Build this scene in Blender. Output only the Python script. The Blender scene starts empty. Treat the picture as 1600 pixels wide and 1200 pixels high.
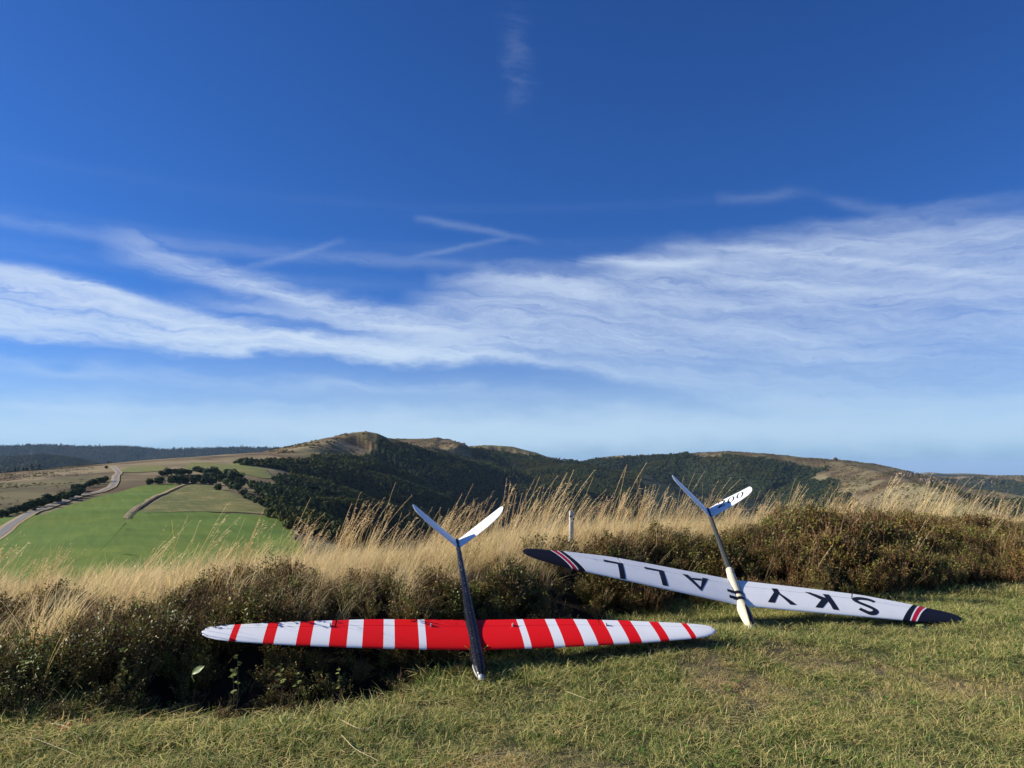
import bpy, bmesh, math, random
import numpy as np
from mathutils import Vector, Matrix
random.seed(7); rng = np.random.default_rng(7)
SC = bpy.context.scene
COL = SC.collection
R = math.radians

# ------------------------------------------------------------------ camera
CAMH, FPX = 1.0766, 1164.0; PITCH = math.atan(128 / FPX)
cam = bpy.data.cameras.new('camera'); cam_o = bpy.data.objects.new('camera', cam); COL.objects.link(cam_o)
cam.sensor_width = 36; cam.lens = 36 * FPX / 1600; cam.clip_start = .05; cam.clip_end = 200000
cam_o.location = (0, 0, CAMH); cam_o.rotation_euler = (R(90) + PITCH, 0, 0)
SC.camera = cam_o

# ------------------------------------------------------------------ light
SUN_AZ, SUN_EL = R(-84.5), R(25)          # azimuth from +Y towards +X
SUN_STRENGTH, SKY_STRENGTH, EXPOSURE = 5.0, 0.062, 0.70
HAZE = 2.0e-5
sd = Vector((math.sin(SUN_AZ) * math.cos(SUN_EL), math.cos(SUN_AZ) * math.cos(SUN_EL), math.sin(SUN_EL)))
sun = bpy.data.lights.new('sun', 'SUN'); sun.energy = SUN_STRENGTH; sun.angle = R(.53); sun.color = (1, .945, .86)
sun_o = bpy.data.objects.new('sun', sun); COL.objects.link(sun_o)
sun_o.rotation_euler = (-sd).to_track_quat('-Z', 'Y').to_euler()
SC.view_settings.view_transform = 'Standard'; SC.view_settings.look = 'None'
SC.view_settings.exposure = EXPOSURE; SC.view_settings.gamma = 1; SC.view_settings.use_curve_mapping = False
SC.cycles.use_denoising = True; SC.cycles.use_adaptive_sampling = True; SC.cycles.adaptive_threshold = .02
SC.cycles.max_bounces = 6; SC.cycles.diffuse_bounces = 2; SC.cycles.transmission_bounces = 3; SC.cycles.glossy_bounces = 3
SC.cycles.volume_bounces = 0; SC.cycles.transparent_max_bounces = 6

class G:
    """tiny expression layer over shader node trees"""
    def __init__(s, nt): s.nt = nt
    def n(s, t, **k):
        x = s.nt.nodes.new(t)
        for a, b in k.items(): setattr(x, a, b)
        return x
    def l(s, a, b): s.nt.links.new(a, b)
    def setin(s, sock, v):
        if isinstance(v, bpy.types.NodeSocket): s.l(v, sock)
        else: sock.default_value = v
    def m(s, op, a, b=None, c=None, clamp=False):
        x = s.n('ShaderNodeMath', operation=op); x.use_clamp = clamp
        for i, v in enumerate((a, b, c)):
            if v is not None: s.setin(x.inputs[i], v)
        return x.outputs[0]
    def add(s, a, b): return s.m('ADD', a, b)
    def mul(s, a, b): return s.m('MULTIPLY', a, b)
    def sub(s, a, b): return s.m('SUBTRACT', a, b)
    def ss(s, v, lo, hi, a=0., b=1.):
        x = s.n('ShaderNodeMapRange', interpolation_type='SMOOTHSTEP')
        for i, q in enumerate((v, lo, hi, a, b)): s.setin(x.inputs[i], q)
        return x.outputs[0]
    def mix(s, f, a, b, mode='MIX'):
        x = s.n('ShaderNodeMix', data_type='RGBA', blend_type=mode)
        s.setin(x.inputs[0], f); s.setin(x.inputs[6], a if isinstance(a, bpy.types.NodeSocket) else (*a, 1)[:4]); s.setin(x.inputs[7], b if isinstance(b, bpy.types.NodeSocket) else (*b, 1)[:4])
        return x.outputs[2]
    def noise(s, vec, scale, detail=3, rough=.55, dist=0., dim='3D'):
        x = s.n('ShaderNodeTexNoise', noise_dimensions=dim)
        if vec is not None: s.l(vec, x.inputs['Vector'])
        x.inputs['Scale'].default_value = scale; x.inputs['Detail'].default_value = detail
        x.inputs['Roughness'].default_value = rough; x.inputs['Distortion'].default_value = dist
        return x.outputs[0]
    def xyz(s, x, y, z=0.):
        c = s.n('ShaderNodeCombineXYZ')
        for i, v in enumerate((x, y, z)): s.setin(c.inputs[i], v)
        return c.outputs[0]

def pix_dir(px, py):
    u, v = (np.asarray(px, float) - 800) / FPX, (600 - np.asarray(py, float)) / FPX
    c, s_ = math.cos(PITCH), math.sin(PITCH)
    return np.stack([u, c - v * s_, s_ + v * c], -1)
def ang(px, py):
    d = pix_dir(px, py); d = d / np.linalg.norm(d)
    return math.degrees(math.atan2(d[0], d[1])), math.degrees(math.asin(d[2]))

# ------------------------------------------------------------------ sky with cirrus
def build_world():
    w = bpy.data.worlds.new('World'); SC.world = w; w.use_nodes = True
    nt = w.node_tree; nt.nodes.clear(); g = G(nt)
    sky = g.n('ShaderNodeTexSky', sky_type='NISHITA')
    sky.sun_disc = False; sky.sun_elevation = SUN_EL; sky.sun_rotation = SUN_AZ
    sky.altitude = 1200; sky.air_density = 1.0; sky.dust_density = .9; sky.ozone_density = 3.0
    tone = g.mix(1., sky.outputs[0], (.255, .615, 1.22), 'MULTIPLY')      # the camera's cool white balance
    co = g.n('ShaderNodeTexCoord').outputs['Generated']
    sp = g.n('ShaderNodeSeparateXYZ'); g.l(co, sp.inputs[0]); X, Y, Z = sp.outputs
    U = g.mul(g.m('ARCTAN2', X, Y), 180 / math.pi)
    V = g.mul(g.m('ARCSINE', Z), 180 / math.pi)
    wv = g.xyz(g.mul(U, .06), g.mul(V, .16), 0.)
    warp = g.sub(g.noise(wv, 2.2, 2, .6), .5)
    warp2 = g.sub(g.noise(g.xyz(g.mul(U, .25), g.mul(V, .6), 3.), 1.6, 3, .65), .5)
    Vw = g.add(V, g.add(g.mul(warp, 2.0), g.mul(warp2, 1.15)))
    Us = g.m('DIVIDE', g.add(U, 60), 120, clamp=True)
    def curve(pts):
        c = g.n('ShaderNodeFloatCurve'); cm = c.mapping; cu = cm.curves[0]
        P = sorted((max(0, min(1, (a + 60) / 120)), e / 60) for a, e in (ang(*q) for q in pts))
        while len(cu.points) < len(P): cu.points.new(.5, .5)
        for q, (a, b) in zip(cu.points, P): q.location = (a, b); q.handle_type = 'AUTO'
        cm.extend = 'HORIZONTAL'; cm.update()
        g.l(Us, c.inputs['Value'])
        return g.mul(c.outputs[0], 60)
    def win(pts):           # amplitude along azimuth from (px, amp)
        c = g.n('ShaderNodeFloatCurve'); cm = c.mapping; cu = cm.curves[0]
        P = sorted((max(0, min(1, (ang(a, 500)[0] + 60) / 120)), e) for a, e in pts)
        while len(cu.points) < len(P): cu.points.new(.5, .5)
        for q, (a, b) in zip(cu.points, P): q.location = (a, b); q.handle_type = 'AUTO'
        cm.extend = 'HORIZONTAL'; cm.update(); g.l(Us, c.inputs['Value'])
        return c.outputs[0]
    lo = curve([(-500, 500), (0, 530), (130, 538), (280, 556), (480, 556), (650, 570), (820, 570), (1000, 600), (1200, 640), (1400, 655), (1600, 652), (2000, 640)])
    hi1 = curve([(-500, 400), (0, 418), (120, 440), (250, 482), (400, 500), (600, 525), (800, 545), (1000, 570), (1600, 600), (2000, 600)])
    hiR = curve([(0, 560), (500, 530), (650, 470), (760, 432), (900, 425), (1000, 398), (1150, 375), (1350, 345), (1600, 322), (2000, 300)])
    # streak coordinate that follows the bands
    mid = g.mul(g.add(lo, hi1), .5)
    sv = g.sub(Vw, mid)
    st = g.noise(g.xyz(g.mul(U, .045), g.mul(sv, .42), 1.), 1.9, 5, .62)
    st2 = g.noise(g.xyz(g.mul(U, .11), g.mul(sv, 1.1), 5.), 1.7, 4, .66)
    fine = g.noise(g.xyz(g.add(g.mul(U, .34), g.mul(sv, .5)), g.mul(sv, 3.4), 9.), 1.5, 4, .72)
    stk = g.add(g.mul(st, .50), g.add(g.mul(st2, .30), g.mul(fine, .24)))
    def clampmul(*a):
        r = a[0]
        for b in a[1:]: r = g.mul(r, b)
        return r
    layers = []
    # main band on the left
    L1 = clampmul(g.ss(Vw, g.sub(lo, .35), g.add(lo, .75)), g.ss(Vw, g.add(hi1, .35), g.sub(hi1, .9)), g.ss(stk, .22, .62), win([(-500, .5), (0, .8), (250, .9), (500, .95), (700, .85), (850, .62), (1000, .4), (1200, .22), (1400, .15), (2000, .1)]))
    layers.append(L1)
    # broad veil on the right
    soft = win([(0, .1), (700, .14), (900, .3), (1200, .62), (1600, .8), (2000, .8)])
    L3 = clampmul(g.ss(Vw, g.sub(lo, g.mul(soft, 3.)), g.add(lo, g.mul(soft, 9.))), g.ss(Vw, g.add(hiR, 1.1), g.sub(hiR, 1.8)), g.ss(stk, .14, .76), win([(0, 0), (420, 0), (560, .35), (700, .66), (850, .80), (1100, .74), (1400, .68), (1600, .66), (2000, .5)]))
    layers.append(L3)
    Vs = g.add(V, g.mul(warp2, .55))
    def streak(cpts, sig, wpts, rag=(.25, .6)):
        c = curve(cpts); d = g.m('DIVIDE', g.sub(Vw if sig > .45 else Vs, c), sig)
        e = g.m('EXPONENT', g.mul(g.mul(d, d), -1.))
        layers.append(clampmul(e, g.ss(stk, rag[0], rag[1]), win(wpts)))
    streak([(100, 360), (190, 388), (300, 420), (450, 462), (560, 492), (700, 518), (850, 545)], .85, [(140, 0), (190, .25), (280, .6), (420, .75), (560, .75), (700, .5), (850, 0)])
    streak([(-400, 380), (0, 420), (120, 442), (250, 480), (360, 505)], .42, [(-400, .6), (0, .85), (200, .8), (330, .4), (420, 0)])
    streak([(250, 470), (400, 485), (560, 505), (700, 530)], .5, [(250, 0), (350, .3), (480, .45), (640, .3), (760, 0)])
    streak([(900, 412), (950, 407), (1010, 412), (1090, 408), (1150, 400)], .42, [(900, 0), (945, .5), (1020, .7), (1080, .6), (1130, 0)], (.3, .55))
    streak([(1060, 386), (1200, 393), (1350, 410), (1500, 427), (1600, 438), (1800, 455)], .34, [(1040, 0), (1100, .28), (1300, .5), (1600, .4), (1900, .2)])
    streak([(1100, 440), (1200, 444), (1300, 456), (1450, 458), (1600, 455)], .4, [(1100, 0), (1180, .38), (1300, .4), (1450, .25), (1700, .1)])
    streak([(690, 438), (800, 440), (950, 446)], .55, [(660, 0), (740, .35), (840, .5), (930, .3), (1000, 0)])
    streak([(640, 340), (700, 350), (760, 360), (840, 378)], .26, [(640, 0), (680, .15), (780, .12), (850, 0)])
    streak([(640, 402), (700, 392), (770, 377), (800, 372)], .22, [(635, 0), (670, .15), (750, .13), (800, 0)])
    streak([(370, 420), (430, 407), (470, 397), (530, 375)], .26, [(360, 0), (430, .14), (480, .14), (540, 0)])
    streak([(0, 570), (150, 582), (400, 600), (600, 606), (800, 618)], .5, [(0, .1), (150, .3), (400, .24), (600, .3), (850, .1), (1000, 0)])
    streak([(20, 632), (80, 637), (200, 640), (420, 632)], .3, [(0, 0), (80, .25), (220, .18), (400, .2), (520, 0)])
    streak([(1130, 310), (1200, 308), (1240, 300), (1340, 322), (1420, 330)], .38, [(1120, 0), (1220, .10), (1280, .03), (1340, .10), (1420, 0)])
    streak([(-500, 672), (300, 672), (800, 678), (1200, 672), (2000, 670)], 2.0, [(-500, .66), (300, .66), (600, .74), (900, .74), (1200, .66), (2000, .6)], (-.6, .45))
    streak([(-500, 640), (300, 640), (800, 645), (1200, 640), (2000, 640)], 4.2, [(-500, .3), (300, .3), (800, .34), (1200, .3), (2000, .28)], (-.6, .6))
    # small upright wisp high up
    cx, _ = ang(800, 90); _, ytop = ang(800, 25); _, ybot = ang(800, 165)
    du = g.m('DIVIDE', g.sub(g.add(U, g.add(g.mul(warp2, 3.), g.mul(warp, 2.))), g.add(cx, g.mul(g.sub(V, 33.), -.12))), .95)
    layers.append(clampmul(g.m('EXPONENT', g.mul(g.mul(du, du), -1.)), g.ss(V, ybot - 1.5, ybot + 1.5), g.ss(V, ytop + 1.6, ytop - 1.6), g.ss(st2, .3, .65), .07))
    inv = None
    for L in layers:
        q = g.m('SUBTRACT', 1., L, clamp=True)
        inv = q if inv is None else g.mul(inv, q)
    dens = g.mul(g.m('SUBTRACT', 1., inv, clamp=True), .93)
    cloud = g.mix(g.ss(V, 2., 12.), (6.3, 8.1, 9.6), (6.7, 7.9, 9.5))
    colr = g.mix(dens, tone, cloud)
    bg = g.n('ShaderNodeBackground'); g.l(colr, bg.inputs[0]); bg.inputs[1].default_value = SKY_STRENGTH
    w.cycles.sampling_method = 'MANUAL'; w.cycles.sample_map_resolution = 256
    out = g.n('ShaderNodeOutputWorld'); g.l(bg.outputs[0], out.inputs[0])
build_world()

# ------------------------------------------------------------------ helpers
def link(name, me, mats=(), parent=None, label=None, cat=None, group=None, kind=None):
    o = bpy.data.objects.new(name, me); COL.objects.link(o)
    if me is not None:
        for m in (mats if isinstance(mats, (list, tuple)) else [mats]):
            if m and len(me.materials) < 20 and m.name not in [q.name for q in me.materials if q]: me.materials.append(m)
    if parent: o.parent = parent
    for k, v in (('label', label), ('category', cat), ('group', group), ('kind', kind)):
        if v: o[k] = v
    return o
def mesh_np(name, V, F, smooth=False):
    """V (n,3); F (m,3) or (m,4) int array or list of arrays"""
    me = bpy.data.meshes.new(name); V = np.asarray(V, np.float32)
    Fs = F if isinstance(F, list) else [F]
    me.vertices.add(len(V)); me.vertices.foreach_set('co', V.ravel())
    idx = np.concatenate([np.asarray(f, np.int32).ravel() for f in Fs])
    sizes = np.concatenate([np.full(len(f), f.shape[1], np.int32) for f in Fs])
    me.loops.add(len(idx)); me.loops.foreach_set('vertex_index', idx)
    me.polygons.add(len(sizes)); st = np.concatenate([[0], np.cumsum(sizes)[:-1]]).astype(np.int32)
    me.polygons.foreach_set('loop_start', st)
    me.polygons.foreach_set('use_smooth', np.full(len(sizes), smooth))
    me.update(calc_edges=True)
    return me
def set_col(me, C, name='Col'):
    a = me.attributes.new(name, 'FLOAT_COLOR', 'POINT')
    C = np.asarray(C, np.float32)
    if C.shape[1] == 3: C = np.concatenate([C, np.ones((len(C), 1), np.float32)], 1)
    a.data.foreach_set('color', C.ravel())
def sstep(a, b, x):
    t = np.clip((np.asarray(x, float) - a) / (b - a), 0, 1); return t * t * (3 - 2 * t)
def _h(ix, iy, s):
    n = (ix.astype(np.int64) * 374761393 + iy.astype(np.int64) * 668265263 + s * 2147483647 // 7) & 0x7fffffff
    n = (n ^ (n >> 13)) * 1274126177 & 0x7fffffff
    return ((n ^ (n >> 16)) & 0xffff) / 65535.
def vnoise(x, y, s=0):
    x = np.asarray(x, float); y = np.asarray(y, float)
    ix, iy = np.floor(x), np.floor(y); fx, fy = x - ix, y - iy
    fx, fy = fx * fx * (3 - 2 * fx), fy * fy * (3 - 2 * fy)
    a, b, c, d = _h(ix, iy, s), _h(ix + 1, iy, s), _h(ix, iy + 1, s), _h(ix + 1, iy + 1, s)
    return (a + (b - a) * fx) * (1 - fy) + (c + (d - c) * fx) * fy
def fbm(x, y, o=4, s=0):
    r, a, t = 0, .5, 0
    for i in range(o):
        r = r + a * vnoise(x * 2 ** i + 17.3 * i, y * 2 ** i - 9.1 * i, s + i); t += a; a *= .5
    return r / t

# ------------------------------------------------------------------ materials
def new_mat(name):
    m = bpy.data.materials.new(name); m.use_nodes = True; m.node_tree.nodes.clear()
    return m, G(m.node_tree)
def finish(g, sh, vol=None):
    o = g.n('ShaderNodeOutputMaterial')
    if sh is not None: g.l(sh, o.inputs[0])
def principled(g, col, rough=.6, spec=.5, normal=None, coat=0., metallic=0.):
    p = g.n('ShaderNodeBsdfPrincipled'); g.setin(p.inputs['Base Color'], col if isinstance(col, bpy.types.NodeSocket) else (*col, 1)[:4])
    g.setin(p.inputs['Roughness'], rough); p.inputs['Specular IOR Level'].default_value = spec
    p.inputs['Coat Weight'].default_value = coat; p.inputs['Coat Roughness'].default_value = .08; p.inputs['Metallic'].default_value = metallic
    if normal is not None: g.l(normal, p.inputs['Normal'])
    return p.outputs[0]
def bump(g, h, strength, dist):
    b = g.n('ShaderNodeBump'); b.inputs['Strength'].default_value = strength; b.inputs['Distance'].default_value = dist
    g.l(h, b.inputs['Height']); return b.outputs[0]
def obj_co(g): return g.n('ShaderNodeTexCoord').outputs['Object']
def attr(g, name, typ='GEOMETRY'):
    a = g.n('ShaderNodeAttribute', attribute_name=name, attribute_type=typ); return a

def paint(name, col, rough=.42, dirt=.12, coat=.05, spec=.3):
    m, g = new_mat(name); co = obj_co(g)
    n1 = g.noise(co, 9, 5, .65); n2 = g.noise(co, 60, 3, .6)
    k = g.ss(n1, .45, .8, 0, dirt)
    c = g.mix(k, col, tuple(v * .62 + .03 for v in col))
    ro = g.add(rough, g.mul(g.sub(n2, .5), .14))
    finish(g, principled(g, c, ro, spec, bump(g, n2, .04, .001), coat)); return m
M_WHITE = paint('white_gelcoat', (.87, .86, .83), rough=.34, coat=.12, dirt=.2); M_RED = paint('red_paint', (.80, .008, .008), coat=.0, rough=.5, spec=.18)
M_CREAM = paint('cream_gelcoat', (.68, .60, .41), dirt=.3); M_NAVY = paint('near_black_paint', (.012, .012, .017), .5, .06, spec=.2)
M_INK = paint('black_lettering', (.015, .016, .022), .38, .05, 0.); M_YELLOW = paint('yellow_tape', (.75, .48, .03), .5, .1, 0)
M_REDB = paint('crimson_band', (.55, .012, .03)); M_TAPE = paint('black_tape', (.012, .012, .014), .42, .1, 0)
M_STEEL = paint('bare_metal', (.45, .44, .42), .3, .3, 0)
def carbon(name, base, weave, rough):
    m, g = new_mat(name); co = obj_co(g)
    sp = g.n('ShaderNodeSeparateXYZ'); g.l(co, sp.inputs[0]); X, Y, Z = sp.outputs
    an = g.m('ARCTAN2', X, g.add(Z, .0001))
    a = g.m('SINE', g.add(g.mul(Y, 270.), g.mul(an, 6.))); b = g.m('SINE', g.sub(g.mul(Y, 270.), g.mul(an, 6.)))
    w = g.ss(g.mul(a, b), -.25, .25)
    c = g.mix(w, base, weave); nz = g.noise(co, 30, 3)
    finish(g, principled(g, c, g.add(rough, g.mul(nz, .12)), .45, bump(g, g.add(g.mul(w, .8), g.mul(nz, .4)), 1., .006), .0)); return m
M_CARBON = carbon('carbon_weave', (.004, .004, .0045), (.013, .013, .014), .2)
M_BOOM = carbon('grey_carbon_boom', (.03, .032, .027), (.05, .052, .043), .6)

def veg(name, c1, c2, trans=.3, rough=.6, spec=.25):
    """colour = vertex colour x per-instance tint"""
    m, g = new_mat(name)
    c = attr(g, 'Col').outputs['Color']
    t = attr(g, 'tint', 'INSTANCER').outputs['Fac']
    k = g.mix(t, c1, c2)
    col = g.mix(1., c, k, 'MULTIPLY')
    p = principled(g, col, rough, spec)
    tr = g.n('ShaderNodeBsdfTranslucent'); g.l(col, tr.inputs[0])
    mx = g.n('ShaderNodeMixShader'); mx.inputs[0].default_value = trans; g.l(p, mx.inputs[1]); g.l(tr.outputs[0], mx.inputs[2])
    finish(g, mx.outputs[0]); return m
M_STRAW = veg('dry_grass', (1.5, 1.41, 1.18), (1.28, 1.17, .98), .45)
M_TURF = veg('turf_blades', (1.6, 1.62, 1.05), (1.7, 1.5, 1.15), .35)
M_LEAF = veg('heath_leaves', (1.55, 1.5, 1.05), (1.8, 1.32, 1.0), .16, .5, .25)
M_TREE = veg('tree_leaves', (1.0, 1.35, 1.1), (2.5, 2.0, 1.0), .12, .7, .12)
M_ROCK_I = veg('crag_rock', (1., .95, .9), (.75, .75, .78), 0., .9, .2)
def plain(name, col, rough=.8, nscale=8, amt=.35):
    m, g = new_mat(name); co = obj_co(g); n = g.noise(co, nscale, 5, .65)
    c = g.mix(g.ss(n, .3, .75, 0, amt), col, tuple(v * .45 for v in col))
    finish(g, principled(g, c, rough, .3, bump(g, n, .3, .01))); return m
M_BARK = plain('bark', (.06, .045, .03), .9, 3)
M_POST = plain('painted_post', (.66, .63, .56), .7, 14, .5)
M_HOLE = plain('dark_hole', (.05, .035, .03), .7, 20)
def terrain_mat():
    m, g = new_mat('hill_ground'); c = attr(g, 'Col').outputs['Color']
    po = g.n('ShaderNodeNewGeometry').outputs['Position']
    n1 = g.noise(po, .022, 6, .72); n2 = g.noise(po, .3, 4, .7)
    sp = g.n('ShaderNodeSeparateXYZ'); g.l(po, sp.inputs[0])
    band = g.noise(g.xyz(g.mul(sp.outputs[0], .006), g.mul(sp.outputs[1], .006), g.mul(sp.outputs[2], .09)), 1., 5, .7)
    c = g.mix(g.ss(g.add(g.mul(n1, .55), g.mul(band, .45)), .46, .60, 0, .62), c, g.mix(1., c, (.34, .33, .36), 'MULTIPLY'))
    k = g.add(g.mul(g.sub(n1, .5), 1.5), g.mul(g.sub(n2, .5), .7))
    f = g.m('ADD', 1., k); 
    mul = g.n('ShaderNodeVectorMath', operation='SCALE'); g.l(c, mul.inputs[0]); g.l(g.m('MAXIMUM', f, .25), mul.inputs['Scale'])
    finish(g, principled(g, mul.outputs[0], .95, .1, bump(g, n1, .5, 6.))); return m
M_HILL = terrain_mat()
def ground_mat():
    m, g = new_mat('soil_and_thatch'); po = g.n('ShaderNodeNewGeometry').outputs['Position']
    c = attr(g, 'Col').outputs['Color']
    n1 = g.noise(po, 55, 5, .75); n2 = g.noise(po, 9, 4, .6)
    c2 = g.mix(g.ss(n1, .4, .68), c, g.mix(1., c, (1.9, 1.9, 1.9), 'MULTIPLY')); c2 = g.mix(g.ss(n2, .5, .8, 0, .6), c2, (.035, .028, .016))
    finish(g, principled(g, c2, .95, .1, bump(g, n1, .9, .02))); return m
M_GROUND = ground_mat()
def field_mat(name, c1, c2, sc, c3=None):
    m, g = new_mat(name); po = g.n('ShaderNodeNewGeometry').outputs['Position']
    sp = g.n('ShaderNodeSeparateXYZ'); g.l(po, sp.inputs[0])
    n1 = g.noise(po, sc, 5, .65); rot = g.xyz(g.mul(g.add(sp.outputs[0], g.mul(sp.outputs[1], .55)), .25), g.mul(sp.outputs[1], .02), 0.)
    n2 = g.noise(rot, 1.2, 4, .6); n3 = g.noise(po, .9, 3, .7)
    c = g.mix(g.ss(g.add(g.mul(n1, .6), g.mul(n2, .4)), .36, .66), c1, c2)
    lane = g.m('SINE', g.add(g.mul(g.add(sp.outputs[0], g.mul(sp.outputs[1], .62)), .55), g.mul(n1, 5.)))
    c = g.mix(g.ss(lane, -.6, 1., 0, .2), c, g.mix(1., c, (.62, .72, .6), 'MULTIPLY'))
    c = g.mix(g.ss(g.noise(po, .012, 4, .6), .42, .62, 0, .45), c, g.mix(1., c, (1.35, 1.05, .9), 'MULTIPLY'))
    if c3: c = g.mix(g.ss(g.add(g.mul(n1, .45), g.mul(n3, .55)), .5, .66), c, c3)
    finish(g, principled(g, c, .95, .1, bump(g, n3, .35, .4))); return m
M_FIELD = field_mat('mown_meadow', (.088, .145, .018), (.132, .195, .030), .03)
M_ROUGH = field_mat('rough_pasture', (.12, .13, .035), (.15, .15, .045), .06, (.40, .31, .13))
M_PALE = field_mat('pale_pasture', (.15, .165, .045), (.18, .18, .055), .03)
M_VERGE = field_mat('dry_verge', (.32, .25, .13), (.38, .3, .17), .2)
M_SOIL = field_mat('track_earth', (.045, .035, .022), (.09, .07, .045), .3)
M_ROAD = plain('asphalt', (.19, .172, .15), .85, .6, .15)

# ------------------------------------------------------------------ gliders: measured poses (nose at z .03)
DIH = {'red': .0200, 'sky': .0588}; SPANF = {'red': .9855, 'sky': 1.0135}
POSE = {'red': (-.1503, 3.8123, -.1663, .3607, -.0363), 'sky': (1.5415, 4.9382, .0635, .4460, -.1667)}
def frame(k):
    x, y, yaw, pit, rol = POSE[k]
    F = Vector((math.sin(yaw) * math.cos(pit), math.cos(yaw) * math.cos(pit), math.sin(pit)))
    Rr = Vector((math.cos(yaw), -math.sin(yaw), 0)); Uu = Rr.cross(F)
    R2 = Rr * math.cos(rol) + Uu * math.sin(rol); U2 = -Rr * math.sin(rol) + Uu * math.cos(rol)
    M = Matrix((R2 * SPANF[k], F, U2)).transposed().to_4x4(); M.translation = (x, y, .03)
    return M
PLAN = {'red': dict(LE=[(0, .243), (.3, .245), (.49, .25), (.68, .256), (.77, .261), (.93, .269), (1.045, .277), (1.1, .283), (1.236, .296), (1.27, .30), (1.33, .312), (1.38, .333), (1.405, .352), (1.416, .38)],
                    TE=[(0, .529), (.3, .527), (.49, .523), (.6, .519), (.68, .512), (.77, .503), (.93, .490), (1.045, .476), (1.1, .470), (1.236, .454), (1.27, .449), (1.33, .439), (1.38, .425), (1.405, .411), (1.416, .388)]),
        'sky': dict(LE=[(0, .248), (.5, .258), (.8, .266), (1.06, .272), (1.2, .277), (1.3, .286), (1.4, .303), (1.46, .322), (1.49, .342), (1.5, .365)],
                    TE=[(0, .556), (.3, .550), (.6, .541), (.87, .53), (1.06, .503), (1.215, .475), (1.3, .452), (1.4, .434), (1.46, .415), (1.49, .395), (1.5, .372)])}
def le(k, b): p = PLAN[k]['LE']; return np.interp(np.abs(b), [q[0] for q in p], [q[1] for q in p])
def te(k, b): p = PLAN[k]['TE']; return np.interp(np.abs(b), [q[0] for q in p], [q[1] for q in p])
def foil(c): return 5 * .085 * (.2969 * np.sqrt(c) - .126 * c - .3516 * c ** 2 + .2843 * c ** 3 - .1015 * c ** 4)
def wing_z(k, a, b, top=True):
    L, T = le(k, b), te(k, b); ch = T - L; c = np.clip((a - L) / np.maximum(ch, 1e-4), 0, 1)
    return foil(c) * ch * (1.2 if top else -.72) + np.abs(b) * math.sin(DIH[k])
FRM = {k: frame(k) for k in POSE}
INV = {k: np.array(FRM[k].inverted()) for k in POSE}
MAT = {k: np.array(FRM[k]) for k in POSE}
HALF = {'red': 1.416, 'sky': 1.5}
def clearance(x, y, margin=.04):
    """lowest underside of a glider above each (x, y); inf where none"""
    x = np.asarray(x, float); y = np.asarray(y, float); out = np.full(x.shape, 9.)
    for k in POSE:
        M = MAT[k]; N = M[:3, 3]; Rv, Fv, Uv = M[:3, 0], M[:3, 1], M[:3, 2]
        for s in (-1, 1):
            Rd = Rv + s * math.sin(DIH[k]) * Uv
            det = Rd[0] * Fv[1] - Rd[1] * Fv[0]
            dx, dy = x - N[0], y - N[1]
            b = (dx * Fv[1] - dy * Fv[0]) / det; a = (Rd[0] * dy - Rd[1] * dx) / det
            zz = N[2] + a * Fv[2] + b * Rd[2] - .025
            inw = (b * s >= 0) & (np.abs(b) < HALF[k] + margin) & (a > le(k, b) - margin) & (a < te(k, b) + margin)
            fus = (np.abs(b) < .06) & (a > -.05) & (a < 1.6)
            zz2 = np.where(fus & ~inw, zz - .02, zz)
            out = np.where(inw | fus, np.minimum(out, zz2), out)
    return out

# ------------------------------------------------------------------ terrain functions
EDGE = np.array([(-30, 4.0), (-8, 3.1), (-4, 3.05), (-2.25, 3.28), (-1.15, 3.37), (-.55, 3.62), (-.33, 3.9), (.1, 4.35), (.6, 4.95), (1.24, 5.68), (1.75, 5.82), (2.5, 5.98), (3.4, 6.45), (4.9, 7.1), (7.4, 8.2), (30, 18)])
def edge_d(x, y): return (y - np.interp(x, EDGE[:, 0], EDGE[:, 1]) - .10 * (vnoise(np.asarray(x) * 2.3, np.asarray(x) * 0, 3) - .5)) * .9
def hnear(x, y):
    x = np.asarray(x, float); y = np.asarray(y, float); d = edge_d(x, y)
    Hb = np.interp(x, [-8, -4, -2.5, -1.2, 0, 2, 4, 6, 9, 14], [.02, .08, .16, .26, .30, .28, .22, .15, -.02, -.2])
    z = Hb * sstep(-.15, 1.45, d)
    z = z - .11 * np.maximum(d - 2.3, 0) ** 1.15 * np.interp(x, [-6, 0, 6], [1.3, 1.05, .6])
    z = z + .045 * (fbm(x * 1.3, y * 1.3, 3, 5) - .5) + .026 * (fbm(x * 6, y * 6, 2, 6) - .5)
    hollow = np.exp(-((d - .22) / .26) ** 2) * sstep(-2.0, -1.5, x) * (1 - sstep(-.75, -.35, x))
    z = z - .13 * hollow
    z = z + .098 * np.exp(-((x - 1.0) / .66) ** 2 - ((y - 4.45 - .17 * (x - .5)) / .42) ** 2)
    return z
def P(px, py, D):
    d = pix_dir(px, py); return np.array([d[0] / d[1] * D, D, CAMH + d[2] / d[1] * D])
def W(*rows): return [P(*r) for r in rows]
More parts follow.
